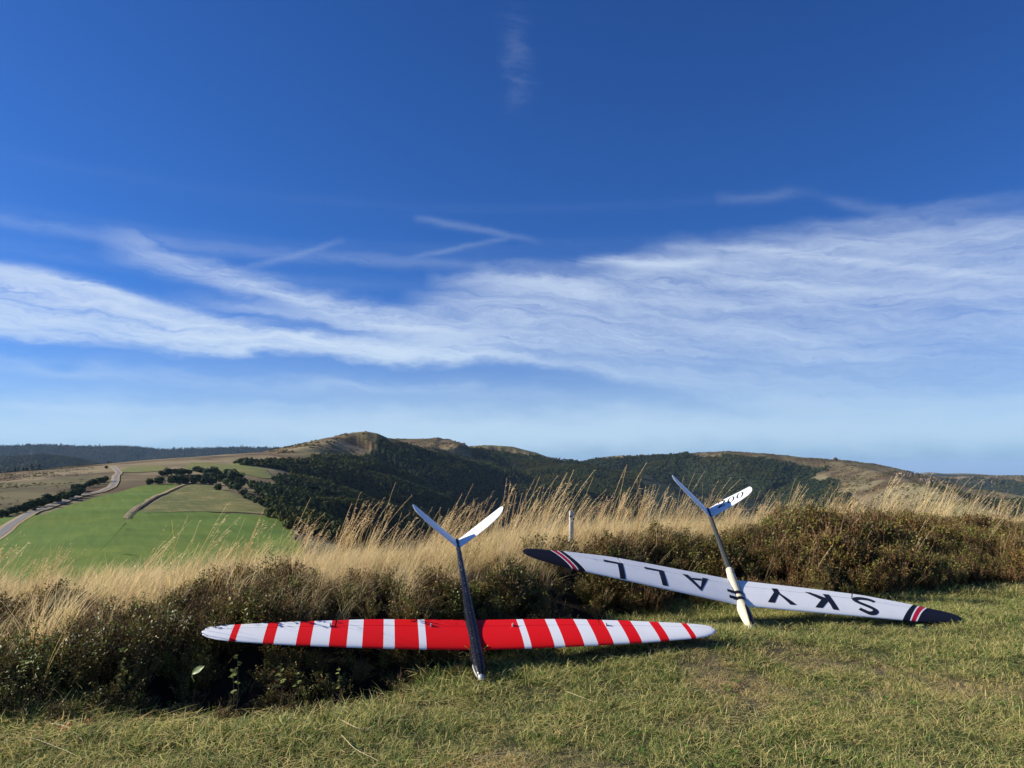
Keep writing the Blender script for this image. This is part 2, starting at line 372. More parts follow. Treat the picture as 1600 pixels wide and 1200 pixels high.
RIDGES = [  # name, points, (wL, kL), (wR, kR) ; right = right-hand side of the travel direction
 ('cam', [np.array(q, float) for q in ((-250, -400, 6), (0, -60, 2), (0, 5, .1))], (6, .24), (6, .3)),
 ('saddle', [np.array((-100, 200, -30.)), np.array((-165, 330, -32.5))] + W((195, 812, 450), (235, 771, 645), (262, 742, 900), (330, 722, 1150), (400, 711, 1350), (455, 706, 1500)), (85, .085), (92, .40)),
 ('main', W((430, 709, 1420), (465, 704, 1500), (495, 694, 1640), (530, 682, 1760), (552, 676, 1800), (572, 674, 1810), (590, 677, 1815), (606, 684, 1820), (640, 694, 1870), (700, 709, 1960), (760, 726, 2060), (815, 747, 2160), (880, 781, 2260), (950, 830, 2340)), (25, .3), (12, .46)),
 ('fspur', W((395, 722, 1130), (470, 722, 1210), (545, 733, 1300), (610, 748, 1380), (660, 768, 1440), (700, 800, 1480)), (18, .36), (14, .40)),
 ('second', W((590, 690, 2650), (625, 685.5, 2620), (655, 686, 2600), (676, 685, 2590), (686, 683.5, 2590), (694, 686, 2590), (703, 696, 2600), (725, 699.5, 2640)), (50, .4), (45, .2)),
 ('third', W((705, 700, 2700), (735, 697, 2700), (765, 695.5, 2700), (795, 697, 2680), (825, 705, 2640), (850, 714, 2600), (875, 724, 2550), (905, 745, 2450)), (40, .4), (30, .62)),
 ('massif', W((860, 742, 3200), (885, 727, 3150), (908, 722, 3100), (940, 715.5, 3050), (975, 711.5, 3000), (1010, 713, 2980), (1060, 711, 2950), (1090, 707, 2900), (1140, 705, 2850), (1200, 709, 2780), (1260, 715, 2700), (1305, 718, 2620), (1350, 725, 2500), (1400, 735.5, 2380), (1450, 746, 2300), (1520, 765, 2200)), (60, .35), (40, .42)),
 ('rspur', W((1335, 727, 2450), (1385, 741, 2150), (1440, 757, 1850), (1500, 778, 1600), (1560, 803, 1380), (1620, 830, 1200)), (14, .40), (14, .40)),
 ('farright', W((1400, 752, 4700), (1440, 744, 4600), (1490, 744.5, 4500), (1540, 742.5, 4400), (1600, 743, 4300), (1750, 744, 4100), (2000, 744, 3900)), (100, .2), (60, .36)),
 ('farright_back', W((1400, 742, 7200), (1455, 738, 7200), (1475, 740, 7200), (1510, 739.5, 7200), (1560, 743, 7200), (1700, 745, 7000)), (100, .2), (60, .3)),
 ('farleft', W((-300, 700, 7200), (-60, 699, 7200), (0, 699.5, 7200), (60, 697.5, 7200), (130, 700, 7100), (200, 700, 7000), (255, 705, 7000), (300, 703.5, 7000), (380, 702, 7000), (460, 703, 7000), (580, 708, 7000), (800, 715, 7000)), (100, .2), (60, .3)),
 ('nearleft', W((-200, 726, 4300), (-60, 723, 4300), (0, 717, 4250), (60, 712.5, 4200), (90, 714.5, 4150), (118, 722, 4100), (140, 732, 4000)), (80, .3), (50, .34)),
]
RID = {r[0]: i for i, r in enumerate(RIDGES)}
def hfar(x, y, full=False):
    x = np.asarray(x, float); y = np.asarray(y, float)
    best = -200. - 750. * sstep(9600, 17000, np.hypot(x, y)); bid = np.full(x.shape, -1, int); bdep = np.full(x.shape, 300.); bside = np.zeros(x.shape); bdist = np.zeros(x.shape)
    for i, (nm, pts, (wL, kL), (wR, kR)) in enumerate(RIDGES):
        dmin = np.full(x.shape, 1e12); zz = np.zeros(x.shape); sd_ = np.zeros(x.shape)
        for a, b in zip(pts[:-1], pts[1:]):
            ex, ey = b[0] - a[0], b[1] - a[1]; L2 = ex * ex + ey * ey
            t = np.clip(((x - a[0]) * ex + (y - a[1]) * ey) / L2, 0, 1)
            dx, dy = x - a[0] - t * ex, y - a[1] - t * ey; d2 = dx * dx + dy * dy
            m = d2 < dmin
            dmin = np.where(m, d2, dmin); zz = np.where(m, a[2] + t * (b[2] - a[2]), zz); sd_ = np.where(m, ex * dy - ey * dx, sd_)
        d = np.sqrt(dmin); left = sd_ > 0
        w = np.where(left, wL, wR); k = np.where(left, kL, kR)
        q = d - w; soft = w * .35 + 3
        fall = k * (np.where(q > 0, q, 0) + soft * np.exp(-np.abs(q) / soft) * .5)
        if nm == 'saddle': fall = fall + np.where(left, .16 * np.maximum(d - 330, 0) ** 1.0, 0)
        c = zz - fall
        m = c > best
        best = np.where(m, c, best); bid = np.where(m, i, bid); bdep = np.where(m, fall, bdep); bside = np.where(m, np.where(left, 1, -1), bside); bdist = np.where(m, d, bdist)
    amp = np.clip(bdep / 55, 0, 1)
    g1 = 1 - np.abs(2 * fbm(x / 330 + 3, y / 330, 3, 21) - 1); g2 = fbm(x / 90, y / 90, 3, 31)
    near_m = (bid == RID['cam']) | ((bid == RID['saddle']) & (bside * bdist > -60))
    z = best + np.where(near_m, .12, 1.) * amp * ((g1 - .7) * np.where(bid == RID['massif'], 95, 60) + (g2 - .5) * 20) + np.where(bid == RID['saddle'], 2.2, 1.5) * (fbm(x / 60, y / 60, 3, 41) - .5) * sstep(60, 300, np.hypot(x, y))
    if full: return z, bid, bdep, bside, bdist
    return z
def hall(x, y):
    r = np.hypot(x, y); f = sstep(18, 55, r)
    return hnear(x, y) * (1 - f) + hfar(x, y) * f

# polar sheet of the land, fine where the valley lies
azf = np.radians(np.concatenate([np.linspace(-180, -62, 40)[:-1], np.linspace(-62, -40, 50)[:-1], np.linspace(-40, 40, 760), np.linspace(40, 62, 50)[1:], np.linspace(62, 180, 40)[1:]]))
rr = np.concatenate([np.geomspace(13, 150, 50)[:-1], np.geomspace(150, 520, 120)[:-1], np.geomspace(520, 1900, 120)[:-1], np.geomspace(1900, 5200, 110)[:-1], np.linspace(5200, 9400, 150)[:-1], np.geomspace(9400, 60000, 20)])
AZ, RR = np.meshgrid(azf, rr, indexing='ij')
TX, TY = np.sin(AZ) * RR, np.cos(AZ) * RR
ZF, BID, BDEP, BSIDE, BDIST = hfar(TX, TY, True)
f_ = sstep(18, 55, RR); TZ = hnear(TX, np.minimum(TY, 60)) * (1 - f_) + ZF * f_
TZ = TZ - .25 * (1 - sstep(20, 30, RR))
ELEV = np.maximum.accumulate((TZ - CAMH) / RR, axis=1)
def visible(x, y, z, margin=.004):
    az = np.arctan2(x, y); r = np.hypot(x, y)
    i = np.clip(np.searchsorted(azf, az), 1, len(azf) - 1); j = np.clip(np.searchsorted(rr, r) - 3, 0, len(rr) - 1)
    return (z - CAMH) / r > ELEV[i, j] - margin

def land_masks(x, y, bid, dep, side, dist):
    n1 = fbm(x / 140, y / 140, 4, 51); n2 = fbm(x / 45, y / 45, 3, 61); n3 = fbm(x / 300, y / 300, 3, 71)
    F = np.zeros(x.shape)
    s = lambda nm: bid == RID[nm]
    px = 800 + FPX * x / np.maximum(y, 1)
    F = np.where(s('saddle') & (side < 0) & (dist > 92 + 30 * (n2 - .5)), 1, F)
    F = np.where(s('saddle') & (side < 0) & (y > 850), (dist > 112 + 70 * (n1 - .5)), F)
    F = np.where(s('saddle') & (side > 0) & (dist > 375 + 60 * (n1 - .5)) & (y > 300), 1, F)
    F = np.where(s('main') & (side < 0), np.where(px > 588, (dep > 9 + 14 * n2), (dep > 26 + 34 * n1 + np.interp(px, [440, 520, 588], [0, 16, -10]))), F)
    F = np.where(s('main') & (side > 0) & (px > 742 + 40 * (n1 - .5)), 1, F)
    F = np.where(s('fspur'), 1, F)
    F = np.where(s('second'), (dep > 60) | ((px > 738) & (dep > 18)), F)
    F = np.where(s('third') & (side < 0), dep > 40 + 26 * (n1 - .3), F)
    F = np.where(s('massif') & (side < 0), dep > np.interp(px, [870, 930, 960, 1000, 1060, 1100, 1200, 1300, 1400], [20, 4, 14, 2, 4, 20, 26, 30, 26]) + 44 * (n1 - .5), F)
    F = np.where(s('massif') & (side < 0) & (n3 > .66) & (dep > 10) & (dep < 90), 0, F)
    F = np.where(s('rspur'), (dep > 38 + 60 * (n1 - .4)), F)
    F = np.where(s('farright'), (dep > 26 + 90 * (n1 - .45)), F)
    F = np.where(s('farleft') | s('nearleft') | (bid == -1), 1, F)
    F = np.where(s('farright_back'), dep > 12, F)
    return F.astype(float), n1, n2, n3, px
FOR, N1, N2, N3, PXA = land_masks(TX, TY, BID, BDEP, BSIDE, BDIST)
ROCK = ((BID == RID['third']) & (BSIDE < 0) & (BDEP > 8) & (BDEP < 52) & (PXA > 762) & (PXA < 862))
crag = np.abs(2 * fbm(TX / 45, TY / 45, 4, 81) - 1)
TZ = TZ + np.where(ROCK, (crag - .4) * 34, 0)
tan = np.stack([.185 + 0 * N1, .135 + 0 * N1, .064 + 0 * N1], -1); brown = np.array([.12, .075, .036]); strawc = np.array([.31, .245, .125]); green = np.array([.13, .135, .045])
mo = tan * (1 - sstep(.42, .62, N2)[..., None]) + brown * sstep(.42, .62, N2)[..., None]
k = sstep(.52, .66, N1)[..., None]; mo = mo * (1 - k * .7) + strawc * k * .7
k = sstep(.5, .62, N3)[..., None]; mo = mo * (1 - k * .5) + green * k * .5
forest = np.array([.022, .030, .012]); rock = np.array([.17, .125, .085])
C = mo * (1 - FOR[..., None]) + forest * FOR[..., None]
kk = (ROCK & (crag > .12))[..., None]; C = np.where(kk, rock * (.5 + crag[..., None]), C)
C = np.where(((BID == RID['massif']) | (BID == RID['rspur']))[..., None] & (FOR[..., None] < .5), C * np.array([.8, .84, .85]), C)
na, nr = AZ.shape
idx = np.arange(na * nr).reshape(na, nr)
Fq = np.stack([idx[:-1, :-1], idx[:-1, 1:], idx[1:, 1:], idx[1:, :-1]], -1).reshape(-1, 4)[:, ::-1]
me = mesh_np('hills', np.stack([TX, TY, TZ], -1).reshape(-1, 3), Fq, True); set_col(me, C.reshape(-1, 3))
link('hills', me, M_HILL, kind='structure')

# near ground
gx = np.arange(-16, 18.01, .1); gy = np.arange(-6, 26.01, .1); GX, GY = np.meshgrid(gx, gy, indexing='ij'); GZ = hnear(GX, GY)
fr = sstep(18, 26, np.hypot(GX, GY)); GZ = GZ - fr * .6
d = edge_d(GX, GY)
DRY = lambda x, y: sstep(.51, .74, .6 * fbm(np.asarray(x) * .8 + 4, np.asarray(y) * .8, 4, 91) + .4 * fbm(np.asarray(x) * 3.1, np.asarray(y) * 3.1, 3, 92))
dr = DRY(GX, GY)[..., None]
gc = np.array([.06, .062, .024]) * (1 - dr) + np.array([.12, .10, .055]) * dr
k = sstep(-.05, .15, d)[..., None]; gc = gc * (1 - k) + np.array([.018, .014, .009]) * k  # peat soil of the bank, painted near-black to deepen the hollow's shade
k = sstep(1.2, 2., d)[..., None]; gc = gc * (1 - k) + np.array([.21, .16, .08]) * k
ii = np.arange(GX.size).reshape(GX.shape)
Fq = np.stack([ii[:-1, :-1], ii[1:, :-1], ii[1:, 1:], ii[:-1, 1:]], -1).reshape(-1, 4)
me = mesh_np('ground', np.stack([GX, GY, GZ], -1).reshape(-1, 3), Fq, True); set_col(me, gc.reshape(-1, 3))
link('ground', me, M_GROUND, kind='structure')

# ------------------------------------------------------------------ drape helpers for the saddle
def hit(px, py, dmin=140, dmax=9000, n=1600):
    """where the sight line through each listed point meets the land (used once to lay out fields and roads)"""
    dr = pix_dir(px, py); one = dr.ndim == 1; dr = np.atleast_2d(dr); out = []
    D = np.geomspace(dmin, dmax, n)
    for v in dr:
        s_ = D / v[1]; X, Y, Z = v[0] * s_, D, CAMH + v[2] * s_
        H = hfar(X, Y); b = np.nonzero(Z < H)[0]
        i = b[0] if len(b) else n - 1; i = max(i, 1)
        a0, a1 = Z[i - 1] - H[i - 1], Z[i] - H[i]; t = a0 / (a0 - a1) if len(b) and a0 != a1 else 0
        out.append((X[i - 1] + t * (X[i] - X[i - 1]), Y[i - 1] + t * (Y[i] - Y[i - 1])))
    return out[0] if one else np.array(out)
def smooth_line(pts, step=4.):
    pts = np.asarray(pts, float); t = np.concatenate([[0], np.cumsum(np.hypot(*np.diff(pts, axis=0).T))])
    n = max(int(t[-1] / step), 4); s_ = np.linspace(0, t[-1], n); q = np.stack([np.interp(s_, t, pts[:, i]) for i in (0, 1)], -1)
    for _ in range(6): q[1:-1] = .25 * q[:-2] + .5 * q[1:-1] + .25 * q[2:]
    return q
def ribbon(name, line, width, off, mat, **k):
    t = np.gradient(line, axis=0); t /= np.linalg.norm(t, axis=1)[:, None]; nrm = np.stack([-t[:, 1], t[:, 0]], -1)
    cols = np.linspace(-.5, .5, 5); V = []
    zc = hfar(line[:, 0], line[:, 1])
    for c in cols:
        q = line + nrm * (c * width)[:, None] if np.ndim(width) else line + nrm * c * width
        z = np.maximum(hfar(q[:, 0], q[:, 1]), zc * 0 - 999); V.append(np.stack([q[:, 0], q[:, 1], z + off], -1))
    V = np.stack(V, 1); n, m = V.shape[:2]; i = np.arange(n * m).reshape(n, m)
    F = np.stack([i[:-1, :-1], i[:-1, 1:], i[1:, 1:], i[1:, :-1]], -1).reshape(-1, 4)
    return link(name, mesh_np(name, V.reshape(-1, 3), F, True), mat, **k)
from mathutils.geometry import delaunay_2d_cdt
def patch(name, outline, off, mat, step=9., **k):
    line = smooth_line(np.vstack([outline, outline[:1]]), 5.)[:-1]
    lo, hi = line.min(0), line.max(0); xs = np.arange(lo[0], hi[0], step); ys = np.arange(lo[1], hi[1], step)
    gx_, gy_ = [q.ravel() for q in np.meshgrid(xs, ys)]
    ins = np.zeros(len(gx_), bool); j = len(line) - 1
    for i in range(len(line)):
        xi, yi = line[i]; xj, yj = line[j]
        c = ((yi > gy_) != (yj > gy_)) & (gx_ < (xj - xi) * (gy_ - yi) / (yj - yi + 1e-12) + xi); ins ^= c; j = i
    pts = [Vector(q) for q in line] + [Vector((a, b)) for a, b in zip(gx_[ins], gy_[ins])]
    n = len(line); edges = [(i, (i + 1) % n) for i in range(n)]
    v, e, f, *_ = delaunay_2d_cdt(pts, edges, [list(range(n))], 1, 1e-5)
    v = np.array([tuple(q) for q in v]); z = hfar(v[:, 0], v[:, 1]) + off
    return link(name, mesh_np(name, np.column_stack([v, z]), np.array([t for t in f if len(t) == 3]), True), mat, **k)
def hp(*rows): a = np.array(rows, float); return hit(a[:, 0], a[:, 1])

road_pts = hp((-40, 862), (0, 836), (18, 820), (45, 804), (80, 791), (110, 780), (140, 772.5), (160, 768), (174, 762), (180, 752), (181, 744), (186, 739), (181, 734), (175, 729.5))
near0 = road_pts[0] + (road_pts[0] - road_pts[1]) * 2
road_line = smooth_line(np.vstack([near0, road_pts]), 4.)
ribbon('verge', road_line, 8.0, .64, M_VERGE, kind='structure')
ribbon('road', road_line, 4.1, .76, M_ROAD, kind='structure')
for s_ in (-1, 1):
    t = np.gradient(road_line, axis=0); t /= np.linalg.norm(t, axis=1)[:, None]
    ribbon('road_edge_line', road_line + np.stack([-t[:, 1], t[:, 0]], -1) * 1.85 * s_, .16, .80, M_POST, kind='structure')
patch('meadow', np.array([(-330, 420), (-300, 260), (-210, 165), (-110, 135), (-45, 165), (-70, 260), (-100, 360), (-140, 440), (-210, 520), (-260, 500)], float), .5, M_FIELD, kind='structure')
fA = hp((-30, 880), (12, 838), (40, 820), (75, 803), (110, 790), (150, 778), (185, 770), (200, 765), (225, 759.5), (262, 756.5), (282, 757), (262, 768), (235, 783), (212, 795), (203, 808), (150, 868), (60, 900))
patch('meadow', fA, .55, M_FIELD, kind='structure')
fB = hp((208, 812), (225, 806), (300, 802), (370, 803), (420, 808), (446, 815), (462, 832), (452, 860), (300, 880), (170, 868))
patch('meadow', fB, .55, M_FIELD, kind='structure')
fC = hp((216, 800), (240, 787), (268, 770), (298, 757), (330, 759), (352, 768), (372, 774), (395, 786), (432, 802), (440, 809), (415, 804.5), (360, 801), (290, 800), (235, 802.5))
patch('pasture', fC, .60, M_ROUGH, kind='structure')
fD = hp((186, 738), (200, 730), (230, 727.5), (262, 730), (255, 736), (215, 739))
patch('pasture', fD, .6, M_PALE, kind='structure')
fE = hp((285, 733), (300, 723), (345, 725), (385, 725), (415, 733), (428, 748), (412, 749), (385, 742), (345, 741))
patch('pasture', fE, .6, M_PALE, kind='structure')
tr = smooth_line(hp((198, 812), (206, 802), (214, 794), (240, 778), (268, 766), (292, 757), (302, 754)), 3.)
ribbon('verge', tr, 4.6, .66, M_VERGE, kind='structure')
ribbon('farm_track', tr + np.array([1.6, 0]), 2.0, .72, M_SOIL, kind='structure')
ribbon('ditch', smooth_line(hp((225, 803.5), (300, 801), (370, 802), (425, 807)), 3.), 1.0, .68, M_SOIL, kind='structure')
ribbon('verge', smooth_line(hp((425, 806), (446, 813), (458, 824), (466, 838)), 3.), 2.2, .66, M_VERGE, kind='structure')

# ------------------------------------------------------------------ instancing for what nobody could count
def gn_scatter(o, protos, name):
    c = bpy.data.collections.new(name + '_kinds')
    for p in protos: c.objects.link(p)
    ng = bpy.data.node_groups.new(name, 'GeometryNodeTree')
    ng.interface.new_socket('Geometry', in_out='INPUT', socket_type='NodeSocketGeometry'); ng.interface.new_socket('Geometry', in_out='OUTPUT', socket_type='NodeSocketGeometry')
    N, L = ng.nodes.new, ng.links.new
    gi, go = N('NodeGroupInput'), N('NodeGroupOutput')
    ci = N('GeometryNodeCollectionInfo'); ci.inputs['Collection'].default_value = c; ci.inputs['Separate Children'].default_value = True; ci.inputs['Reset Children'].default_value = True
    ip = N('GeometryNodeInstanceOnPoints'); ip.inputs['Pick Instance'].default_value = True
    def na_(n, t):
        a = N('GeometryNodeInputNamedAttribute'); a.data_type = t; a.inputs['Name'].default_value = n; return a.outputs['Attribute']
    L(gi.outputs[0], ip.inputs['Points']); L(ci.outputs[0], ip.inputs['Instance'])
    L(na_('kindex', 'INT'), ip.inputs['Instance Index']); L(na_('rot', 'FLOAT_VECTOR'), ip.inputs['Rotation']); L(na_('scl', 'FLOAT_VECTOR'), ip.inputs['Scale'])
    L(ip.outputs[0], go.inputs[0])
    m = o.modifiers.new('scatter', 'NODES'); m.node_group = ng
def scatter(name, pts, rot, scl, kidx, tint, protos, mat, **k):
    me = bpy.data.meshes.new(name); me.vertices.add(len(pts)); me.vertices.foreach_set('co', np.asarray(pts, np.float32).ravel())
    a = me.attributes.new('rot', 'FLOAT_VECTOR', 'POINT'); a.data.foreach_set('vector', np.asarray(rot, np.float32).ravel())
    a = me.attributes.new('scl', 'FLOAT_VECTOR', 'POINT'); a.data.foreach_set('vector', np.asarray(scl, np.float32).ravel())
    a = me.attributes.new('kindex', 'INT', 'POINT'); a.data.foreach_set('value', np.asarray(kidx, np.int32))
    a = me.attributes.new('tint', 'FLOAT', 'POINT'); a.data.foreach_set('value', np.asarray(tint, np.float32))
    o = link(name, me, mat, kind='stuff', **k)
    gn_scatter(o, protos, name)
    return o
def proto(name, V, F, C, mat):
    me = mesh_np(name, V, F); set_col(me, C); me.materials.append(mat)
    return bpy.data.objects.new(name, me)

class Soup:
    def __init__(s): s.V, s.T, s.Q, s.C = [], [], [], []; s.n = 0
    def add(s, V, C, T=None, Q=None):
        V = np.asarray(V, float); C = np.asarray(C, float)
        if C.ndim == 1: C = np.tile(C, (len(V), 1))
        if T is not None: s.T.append(np.asarray(T, int).reshape(-1, 3) + s.n)
        if Q is not None: s.Q.append(np.asarray(Q, int).reshape(-1, 4) + s.n)
        s.V.append(V); s.C.append(C); s.n += len(V)
    def faces(s):
        r = []
        if s.T: r.append(np.concatenate(s.T))
        if s.Q: r.append(np.concatenate(s.Q))
        return r
    def obj(s, name, mat): return proto(name, np.concatenate(s.V), s.faces(), np.concatenate(s.C), mat)
    def mesh(s, name):
        me = mesh_np(name, np.concatenate(s.V), s.faces()); set_col(me, np.concatenate(s.C)); return me
    def blade(s, P0, path, w, c0, c1, yaw):
        """ribbon along path (n,3) relative to P0, tapering"""
        path = np.asarray(path, float); n = len(path); wv = np.array([math.cos(yaw), math.sin(yaw), 0])
        t = np.linspace(0, 1, n)[:, None]; ww = w * (1 - t ** 1.7) * .5
        A = P0 + path - wv * ww; B = P0 + path + wv * ww
        V = np.empty((2 * n, 3)); V[0::2] = A; V[1::2] = B; V = V[:-1]; V[-1] = P0 + path[-1]
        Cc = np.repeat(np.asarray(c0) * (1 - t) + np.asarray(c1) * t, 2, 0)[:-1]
        Q = [(2 * i, 2 * i + 1, 2 * i + 3, 2 * i + 2) for i in range(n - 2)]
        s.add(V, Cc, [(2 * n - 4, 2 * n - 3, 2 * n - 2)], Q if Q else None)
    def tube(s, path, r, c0, c1, k=3):
        path = np.asarray(path, float); n = len(path); r = np.broadcast_to(r, n)
        an = np.arange(k) * 2 * math.pi / k; tg = np.gradient(path, axis=0); tg /= np.linalg.norm(tg, axis=1)[:, None] + 1e-9
        ref = np.array([0, 1., 0]) if abs(tg[0][1]) < .8 else np.array([1., 0, 0])
        u = np.cross(tg, ref); u /= np.linalg.norm(u, axis=1)[:, None] + 1e-9; v = np.cross(tg, u)
        V = path[:, None] + r[:, None, None] * (np.cos(an)[None, :, None] * u[:, None] + np.sin(an)[None, :, None] * v[:, None])
        t = np.linspace(0, 1, n)[:, None]; Cc = np.repeat(np.asarray(c0) * (1 - t) + np.asarray(c1) * t, k, 0)
        i = np.arange(n * k).reshape(n, k); j = np.roll(i, -1, 1)
        Q = np.stack([i[:-1], j[:-1], j[1:], i[1:]], -1).reshape(-1, 4)
        s.add(V.reshape(-1, 3), Cc, None, Q)
    def leaf(s, P0, d, nrm, L, w, c):
        d = np.asarray(d, float); d /= np.linalg.norm(d) + 1e-9; sv = np.cross(d, nrm); sv /= np.linalg.norm(sv) + 1e-9; up = np.cross(sv, d)
        V = np.array([P0, P0 + d * L * .45 + sv * w * .5 + up * L * .06, P0 + d * L - up * L * .05, P0 + d * L * .45 - sv * w * .5 + up * L * .06])
        s.add(V, c, None, [(0, 1, 2, 3)])
U_ = random.uniform
def jit(c, a=.15): k = 1 + U_(-a, a); return np.array([max(0, v * k * (1 + U_(-a, a) * .4)) for v in c])

STRAW, STRAW_T = (.50, .41, .22), (.66, .56, .36)
def straw_path(H, lean, dy, n=5, droop=0.):
    t = np.linspace(0, 1, n); x = lean * H * t ** 1.7; z = H * t * (1 - .12 * lean * t) - droop * H * t ** 4
    return np.stack([x, dy * H * t ** 1.5, z], -1)
def straw_tuft(n, H0, H1, green=0.):
    s = Soup()
    for i in range(n):
        a, r = U_(0, 6.28), .07 * math.sqrt(U_(0, 1)); P0 = np.array([r * math.cos(a), r * math.sin(a), -.02])
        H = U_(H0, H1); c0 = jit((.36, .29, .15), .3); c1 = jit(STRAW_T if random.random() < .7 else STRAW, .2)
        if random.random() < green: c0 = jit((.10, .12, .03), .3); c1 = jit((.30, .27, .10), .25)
        ln_ = random.gauss(.42, .26)
        if random.random() < .12: ln_ = random.choice((-.5, 1.3)) * U_(.7, 1.2)
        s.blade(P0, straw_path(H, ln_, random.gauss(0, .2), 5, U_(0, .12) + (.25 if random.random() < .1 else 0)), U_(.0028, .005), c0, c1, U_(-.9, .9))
    return s
def stem_tuft(n, H0, H1, spread=.09):
    s = Soup()
    for i in range(n):
        a, r = U_(0, 6.28), spread * math.sqrt(U_(0, 1)); P0 = np.array([r * math.cos(a), r * math.sin(a), -.02])
        H = U_(H0, H1); path = P0 + straw_path(H, random.gauss(.36, .12), random.gauss(0, .09), 7)
        c = jit(STRAW, .18); c2 = jit(STRAW_T, .15)
        s.tube(path, np.linspace(.0018, .0009, 7), c * .8, c2)
        m = random.randint(6, 12)
        if random.random() < .85:
            for q in range(m):
                t = U_(.74, 1.0); i0 = t * 6; j = int(min(i0, 5)); p = path[j] + (path[j + 1] - path[j]) * (i0 - j)
                dv = np.array([U_(.2, 1.), random.gauss(0, .4), U_(-.25, .75)])
                s.leaf(p, dv, np.array([U_(-.3, .3), -1, .3]), U_(.016, .036), U_(.002, .0038), jit((.66, .55, .34), .2))
        if random.random() < .6: s.blade(P0, straw_path(H * U_(.35, .6), random.gauss(.6, .2), random.gauss(0, .2), 5, .15), .004, jit((.34, .26, .12), .2), jit(STRAW_T, .2), U_(-.8, .8))
    return s
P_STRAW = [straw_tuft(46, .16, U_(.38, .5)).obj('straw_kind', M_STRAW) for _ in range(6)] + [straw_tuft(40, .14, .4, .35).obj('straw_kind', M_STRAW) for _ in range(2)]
P_STEMS = [stem_tuft(2, .45, U_(.6, .8), .03).obj('stem_kind', M_STRAW) for _ in range(6)]
P_STEM = [stem_tuft(8, .5, U_(.72, .92)).obj('stem_kind', M_STRAW) for _ in range(7)]

def turf_tuft(n, h0, h1, straw_p, green):
    s = Soup()
    for i in range(n):
        a, r = U_(0, 6.28), .045 * math.sqrt(U_(0, 1)); P0 = np.array([r * math.cos(a), r * math.sin(a), -.006])
        h = U_(h0, h1); b = U_(0, 6.28); ln = U_(.3, 1.6)
        t = np.linspace(0, 1, 4); pa = np.stack([math.cos(b) * ln * h * t ** 1.5 + .25 * h * t, math.sin(b) * ln * h * t ** 1.5, h * t * (1 - .25 * t * ln)], -1)
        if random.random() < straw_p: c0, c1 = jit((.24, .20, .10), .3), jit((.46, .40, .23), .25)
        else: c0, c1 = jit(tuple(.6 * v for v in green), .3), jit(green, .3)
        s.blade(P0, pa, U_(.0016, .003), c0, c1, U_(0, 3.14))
    return s
def thatch(n):
    s = Soup()
    for i in range(n):
        a, r = U_(0, 6.28), .09 * math.sqrt(U_(0, 1)); b = U_(0, 6.28); L = U_(.02, .07); z0 = U_(.004, .02)
        t = np.linspace(-.5, .5, 4); cv = U_(-.4, .4)
        pa = np.stack([math.cos(b) * L * t - math.sin(b) * cv * L * t * t, math.sin(b) * L * t + math.cos(b) * cv * L * t * t, .012 * U_(-.5, 1) * (t + .5)], -1)
        s.blade(np.array([r * math.cos(a), r * math.sin(a), z0]), pa, U_(.0014, .003), jit((.34, .27, .14), .35), jit((.48, .39, .22), .3), b + 1.57)
    return s
GREENS = [(.105, .155, .040), (.140, .175, .055), (.075, .125, .038)]
P_TURF = [turf_tuft(30, .012, .045, .45, GREENS[i % 3]).obj('turf_kind', M_TURF) for i in range(5)] + [turf_tuft(30, .012, .04, .85, GREENS[i % 3]).obj('turf_kind', M_TURF) for i in range(4)] + [thatch(22).obj('turf_kind', M_TURF) for i in range(3)]
P_LUSH = [turf_tuft(34, .05, .14, .2, GREENS[i % 3]).obj('lush_kind', M_TURF) for i in range(5)]

LEAFC = [(.075, .085, .022), (.10, .075, .03), (.10, .062, .03), (.055, .07, .02), (.15, .12, .04), (.075, .054, .03), (.13, .14, .035)]
def heath_bush(nst, nl, twiggy=.3):
    s = Soup()
    for i in range(nst):
        a = U_(0, 6.28); ti = U_(0, .85); d = np.array([math.sin(ti) * math.cos(a), math.sin(ti) * math.sin(a), math.cos(ti)])
        L = U_(.65, 1.05) * (1 - .25 * ti); n = 5; t = np.linspace(0, 1, n)[:, None]
        path = d * L * t + np.array([U_(-.1, .1), U_(-.1, .1), 0]) * t * t + np.array([0, 0, .12]) * t * t
        s.tube(path, np.linspace(.010, .004, n), (.06, .04, .025), (.13, .085, .05))
        base = random.choice(LEAFC)
        bare = random.random() < twiggy
        if bare and random.random() < .5:
            e = path[-1] + (path[-1] - path[-2]) * U_(.5, 1.3); s.tube(np.array([path[-1], (path[-1] + e) / 2 + np.array([.02, 0, .01]), e]), np.array([.004, .003, .002]), (.14, .095, .06), (.2, .14, .09))
        for q in range(nl if not bare else nl // 4):
            tt = U_(.35, 1) ** .7 * (n - 1); j = int(min(tt, n - 2)); p = path[j] + (path[j + 1] - path[j]) * (tt - j)
            dv = np.array([random.gauss(0, 1), random.gauss(0, 1), random.gauss(.35, .8)])
            s.leaf(p + dv * .015, dv, np.array([random.gauss(0, .6), random.gauss(0, .6), 1]), U_(.035, .105), U_(.02, .06), jit(base if random.random() < .7 else random.choice(LEAFC), .35))
    return s
P_HEATH = [heath_bush(26, 18, .15).obj('heath_kind', M_LEAF) for _ in range(3)] + [heath_bush(46, 9, .55).obj('heath_kind', M_LEAF) for _ in range(3)]
_k = LEAFC; LEAFC = [(.10, .12, .03), (.08, .10, .025), (.14, .15, .04)]
P_HEATH.append(heath_bush(24, 18, .1).obj('heath_kind', M_LEAF)); LEAFC = _k

